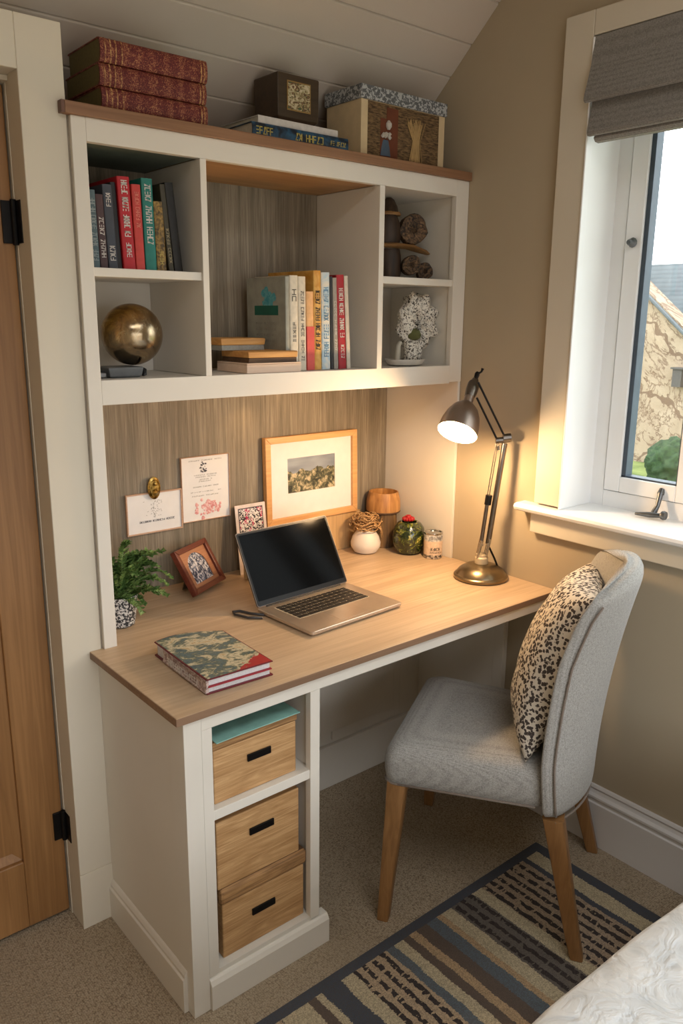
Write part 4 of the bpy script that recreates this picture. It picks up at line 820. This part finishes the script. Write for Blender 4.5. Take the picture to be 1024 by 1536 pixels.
bm = bmesh.new(); tube(bm, [loc(LP(.024, 1.198)), loc(LP(.066, 1.203))], [.0095, .0095], 14); tube(bm, [loc(LP(.046, 1.206)), loc(LP(.070, 1.209))], [.013, .013], 14); tube(bm, [loc(LP(.034, 1.170)), loc(LP(.032, 1.182))], [.006, .006], 10); obj('elbow', bm, nickel, t, smooth='auto')
D = Vector((-.603, -.209, -.770)).normalized()       # the way the shade opening points
neck = LP(-.062, 1.330); opc = neck + D * .128
M4 = Matrix.Translation(loc(neck)) @ D.to_track_quat('Z', 'Y').to_matrix().to_4x4()
bm = bmesh.new(); sh = [(.013, -.022), (.0145, .002), (.0155, .022), (.026, .030), (.040, .045), (.051, .068), (.0575, .094), (.060, .128)]
lathe(bm, sh + [(.0585, .128), (.0555, .094), (.049, .070), (.038, .049), (.025, .034), (.010, .030)], 56, M4, cap=False)
smat = bpy.data.materials.new('x') if False else None
for f_ in bm.faces:
    pass
shm = plain('shade_nickel', (182, 166, 156), .34, 1, .05, 10); inn_ = plain('shade_white_enamel', (240, 232, 215), .5)
bm.faces.ensure_lookup_table()
for i, f_ in enumerate(bm.faces): f_.material_index = 1 if i >= 56 * (len(sh) - 1) else 0
obj('lamp_shade', bm, [shm, inn_], t, smooth='auto', label='bell shaped nickel shade, lit inside')
bm = bmesh.new(); lathe(bm, [(.0165, -.052), (.0185, -.046), (.0185, -.020), (.0155, .0)], 28, M4); lathe(bm, [(.009, -.066), (.011, -.062), (.011, -.05)], 20, M4); obj('socket', bm, nickel, t, smooth='auto')
bm = bmesh.new(); Hn = lambda r, z: loc(LP(r, z))
tube(bm, [Hn(-.045, 1.385), Hn(-.038, 1.400), Hn(-.030, 1.405), Hn(-.026, 1.415)], [.004, .0035, .003, .0045], 8); lathe(bm, [(.006, -.090), (.008, -.084), (.006, -.066)], 12, M4); obj('tip_knob', bm, black, t, smooth='auto')
bm = bmesh.new(); off = Fv.copy(); off.z = 0; off.normalize()
tube(bm, [Hn(-.038, 1.374), Hn(.050, 1.212)], .0032, 8); obj('upper_arm', bm, black, t, smooth='auto')
bm = bmesh.new(); tube(bm, [Hn(-.040, 1.328), Hn(.028, 1.202)], .0032, 8); obj('upper_arm', bm, black, t, smooth='auto')
bm = bmesh.new(); tube(bm, [Hn(.018, .868), Hn(.040, .825), Hn(.052, .797)], .0032, 8); obj('power_cord', bm, black, t, smooth='auto')
bm = bmesh.new(); bmesh.ops.create_uvsphere(bm, u_segments=20, v_segments=14, radius=.023, matrix=M4 @ Matrix.Translation((0, 0, .108)))
bulb = bpy.data.materials.new('bulb_glow'); bulb.use_nodes = True; bb = bulb.node_tree.nodes['Principled BSDF']; bb.inputs['Emission Color'].default_value = (1, .72, .42, 1); bb.inputs['Emission Strength'].default_value = 26; bb.inputs['Base Color'].default_value = (1, .9, .8, 1)
obj('bulb', bm, bulb, t, smooth=True)
pl = bpy.data.lights.new('bulb_light', 'POINT'); pl.energy = 12; pl.color = (1, .65, .34); pl.shadow_soft_size = .03
po = bpy.data.objects.new('bulb_light', pl); COL.objects.link(po); po.parent = t; po.location = loc(neck + D * .150)
# ------------------------------------------------------------------ storage boxes
def sbox(label, x0, x1, z0, z1, yf, lid=None, handle=None, cover=None):
    t = thing('storage_box', label, 'box', ((x0 + x1) / 2, yf, z0), (0, 0, 0), 'wooden storage boxes in the pedestal')
    a = (x1 - x0) / 2; hh = z1 - z0
    bm = bmesh.new(); box(bm, -a, a, 0, .30, 0, hh); obj('body', bm, boxw, t, .003)
    if lid: bm = bmesh.new(); box(bm, -a - lid[1], a + lid[1], -lid[2], .302, hh + .002, hh + lid[0]); obj('lid', bm, boxw2, t, lid[3])
    if lid and lid[3] > .004: BX('lid_top', (-a - lid[1] + .006, a + lid[1] - .006, -lid[2] + .008, .29, hh + lid[0] - .001, hh + lid[0] + .0012), barkdark, t, .0005)
    hx, hz, hw = handle; bm = bmesh.new(); box(bm, -a + hx, -a + hx + hw, -.005, -.0005, hz, hz + .017); obj('handle', bm, black, t, .001, label='black metal label handle')
    return t
sbox('wooden storage box on the upper shelf with a teal folder on its lid', -1.190, -.965, .5045, .636, -.742, (.020, .002, .002, .002), (.087, .076, .064))
sbox('wooden storage box without a lid strip, stacked on the bottom one', -1.188, -.957, .2815, .455, -.742, None, (.087, .108, .068))
sbox('bottom wooden storage box with a rounded overhanging lid', -1.178, -.943, .0925, .238, -.742, (.042, .006, .006, .008), (.080, .078, .066))
bm = bmesh.new(); N = 12; rings = []
for j in range(9):
    y = -.752 + .28 * j / 8; rings.append([(-1.186 + .226 * i / N, y, .6575 + .0008 + (.004 if j == 0 and i < 3 else 0) * (3 - i) / 3 * -.3) for i in range(N + 1)])
vs = [[bm.verts.new(p) for p in r] for r in rings]
for j in range(8):
    for i in range(N): bm.faces.new((vs[j][i], vs[j][i + 1], vs[j + 1][i + 1], vs[j + 1][i]))
o = obj('folder', bm, plain('teal_card', (150, 200, 188), .6)); sd = o.modifiers.new('s', 'SOLIDIFY'); sd.thickness = .002; sd.offset = 1; tag(o, 'teal folder lying on the upper storage box', 'folder')
# ------------------------------------------------------------------ chair
ch = thing('dining_chair', 'grey upholstered chair with curved back and oak legs', 'chair', (-.368, -.832, 0), (0, 0, R(30.5)))
def rr4(fl, fr_, rl, rrr, yf, yr, r, z, n=6):
    """rounded trapezoid: front half width fl.., rear"""
    P_ = []
    for cx_, cy_, s0 in ((fr_ - r, yf - r, 0), (-fl + r, yf - r, 90), (-rl + r, yr + r, 180), (rrr - r, yr + r, 270)):
        for i in range(n + 1): q = R(s0 + 90 * i / n); P_.append((cx_ + r * math.cos(q), cy_ + r * math.sin(q), z))
    return P_
bm = bmesh.new(); rings = []
for z, s in ((.372, .006), (.376, .0), (.40, -.003), (.43, -.004), (.452, -.001), (.466, .006), (.476, .018), (.482, .040), (.485, .075), (.487, .12)):
    rings.append(rr4(.240 - s, .244 - s, .216 - s, .216 - s, .230 - s, -.190 + s, .035 if s < .05 else .03, z))
loft(bm, rings); st = obj('seat', bm, chairf, ch, smooth=True)
bm = bmesh.new(); pts = rr4(.2415, .2455, .217, .217, .2315, -.19, .035, .374); tube(bm, [pts[i % len(pts)] for i in range(0, 15)] , .003, 8); pts = rr4(.2495, .2495, .233, .233, .2315, -.22, .035, .374); 
tube(bm, [(-.2185, -.16, .374), (-.2415, .19, .374)], .003, 8); tube(bm, [(.2185, -.16, .374), (.2455, .19, .374)], .003, 8); obj('seat_piping', bm, pipef, ch, smooth=True)
# curved back
def WG(s):
    T_ = [(0, .078), (.25, .099), (.5, .107), (.7, .114), (.9, .105), (1, .09)]
    for (a_, x_), (b__, y_) in zip(T_[:-1], T_[1:]):
        if s <= b__: return x_ + (y_ - x_) * (s - a_) / (b__ - a_)
    return .09
def back_pt(u, s, side, k):
    """u across -1..1, s up 0..1, side -1 rear +1 front, k thickness scale"""
    zc = .985 - .045 * abs(u) ** 3.0; z = .350 + s * (zc - .350)
    hw = .238 - .010 * s ** 3
    x = u * hw; yc_ = -.245 - .085 * s ** 2.0 + WG(s) * abs(u) ** 2.2 - .015
    th = .030 * k
    return Vector((x, yc_ + side * th, z))
bm = bmesh.new(); NU, NS = 22, 26; rings = []
for j in range(NS + 1):
    s = j / NS; k = 1.0
    if s > .93: k = math.sqrt(max(0.02, 1 - ((s - .93) / .07) ** 2)) 
    if s < .03: k = .75 + .25 * s / .03
    ring = []
    for i in range(NU + 1): u = -1 + 2 * i / NU; ring.append(back_pt(u * .97, s, -1, k))
    e = back_pt(1, s, 0, k); ring.append(e + Vector((.004, 0, 0)))
    for i in range(NU + 1): u = 1 - 2 * i / NU; ring.append(back_pt(u * .97, s, 1, k * .8 * (1 - .75 * abs(u) ** 4)))
    e = back_pt(-1, s, 0, k); ring.append(e + Vector((-.004, 0, 0)))
    rings.append([tuple(p) for p in ring])
loft(bm, rings); bk = obj('backrest', bm, chairf, ch, smooth=True)
m_ = bk.modifiers.new('sub', 'SUBSURF'); m_.levels = 1; m_.render_levels = 1
bm = bmesh.new()
for sgn in (-1, 1):
    tube(bm, [back_pt(sgn * .985, s / 30, -1, 1.02) + Vector((sgn * .001, 0, 0)) for s in range(1, 30)], .0028, 8)
tube(bm, [back_pt(-.97 + 1.94 * i / 20, .0, -1, .8) for i in range(21)], .0028, 8)
obj('back_piping', bm, pipef, ch, smooth=True)
# front / rear legs, each its own mesh
for name, top, foot, a0, a1 in (('leg', (-.215, .195, .374), (-.290, .205, 0), .026, .015), ('leg', (.215, .195, .374), (.262, .215, 0), .026, .015), ('leg', (-.205, -.205, .352), (-.262, -.290, 0), .026, .016), ('leg', (.200, -.205, .352), (.200, -.305, 0), .026, .016)):
    bm = bmesh.new(); rings = []
    for j in range(7):
        s = j / 6; c_ = Vector(top).lerp(Vector(foot), s); q = a0 + (a1 - a0) * s; c_.z = max(c_.z, .009 if (foot[0] < 0 and foot[1] < 0) else 0)
        rings.append([(c_.x + x, c_.y + y, c_.z + (.001 if foot[1] > -9 else 0)) for x, y, _z in rrect(q, q, q * .3, 0, 2)])
    loft(bm, rings); lg_ = obj(name, bm, legw, ch, smooth='auto')
# ------------------------------------------------------------------ cushion
def cushion():
    bm = bmesh.new(); N = 30; A = .218; AV = .230; T = .085
    def P_(i, j, sg):
        u, v = -1 + 2 * i / N, -1 + 2 * j / N
        edge_ = (1 - abs(u) ** 2.6) * (1 - abs(v) ** 2.6); hgt = T * max(0, edge_) ** .5
        pinch = 1 - .07 * (1 - abs(u) ** 2) * abs(v) ** 3; pinch2 = 1 - .07 * (1 - abs(v) ** 2) * abs(u) ** 3
        w_ = .004 * math.sin(u * 9 + v * 4) * (1 - abs(u)) 
        return (A * u * pinch2 * 1.0, sg * (hgt * (1.25 if sg > 0 else .6) + w_ * (hgt > .02)), AV * v * pinch)
    f = [[bm.verts.new(P_(i, j, -1)) for j in range(N + 1)] for i in range(N + 1)]
    b_ = [[(f[i][j] if i in (0, N) or j in (0, N) else bm.verts.new(P_(i, j, 1))) for j in range(N + 1)] for i in range(N + 1)]
    for i in range(N):
        for j in range(N):
            bm.faces.new((f[i][j], f[i + 1][j], f[i + 1][j + 1], f[i][j + 1])); bm.faces.new((b_[i][j], b_[i][j + 1], b_[i + 1][j + 1], b_[i + 1][j]))
    return bm
cu = obj('cushion', cushion(), leopard(), None, smooth=True); tag(cu, 'cream cushion with dark leopard spots leaning on the chair back', 'cushion')
cl = Matrix.Translation((-.368, -.832, 0)) @ Matrix.Rotation(R(30.5), 4, 'Z')
cv = Vector((.035, -.140, .435)).normalized(); cx = Vector((.42, .022, -.034)); cx = (cx - cv * cx.dot(cv)).normalized(); cn = cv.cross(cx)
cu.matrix_world = cl @ Matrix.Translation(Vector((-.208, -.128, .487)) + cv * .230 + cx * .218) @ Matrix((cx, cn, cv)).transposed().to_4x4()
# ------------------------------------------------------------------ rug, bed
bm = bmesh.new(); box(bm, 0, 1.6, -.74, 0, 0, .008)
o = obj('rug', bm, rugm(), None, .003); o.rotation_euler = (0, 0, 0); o.location = (-.15, -.868, .0005); o.scale = (-1, 1, 1); tag(o, 'striped blue, cream and brown woven rug under the chair', 'rug')
bd = thing('bed', 'bed with white quilted cover at the lower right corner', 'bed', (-.85, -1.512, 0))
bm = bmesh.new(); box(bm, -.72, .825, -1.7, -.03, .12, .44); obj('mattress', bm, plain('mattress_ticking', (220, 216, 208), .9), bd, .05, seg=4)
bm = bmesh.new(); NX, prof_ = 40, []
pr = [(.0, .10), (.004, .22), (0, .34), (-.004, .42), (-.014, .468), (-.035, .494), (-.07, .503), (-.12, .506)] + [(-.12 - .08 * i, .506) for i in range(1, 20)]
rings = []
for i in range(NX + 1):
    x = -.80 + 1.635 * i / NX; rings.append([(x, y + .008 * math.sin(x * 9 + z * 6), z + .004 * math.sin(x * 21 + y * 17) + .004 * math.sin(x * 8 - y * 23)) for y, z in pr])
loft(bm, rings, cap=False, closed=False); q = obj('quilt', bm, quilt(), bd, smooth=True); sd = q.modifiers.new('s', 'SOLIDIFY'); sd.thickness = .02; sd.offset = -1
for x in (-.66, .76):
    for y in (-1.6, -.2): BX('leg', (x - .03, x + .03, y - .03, y + .03, 0, .12), legw, bd)
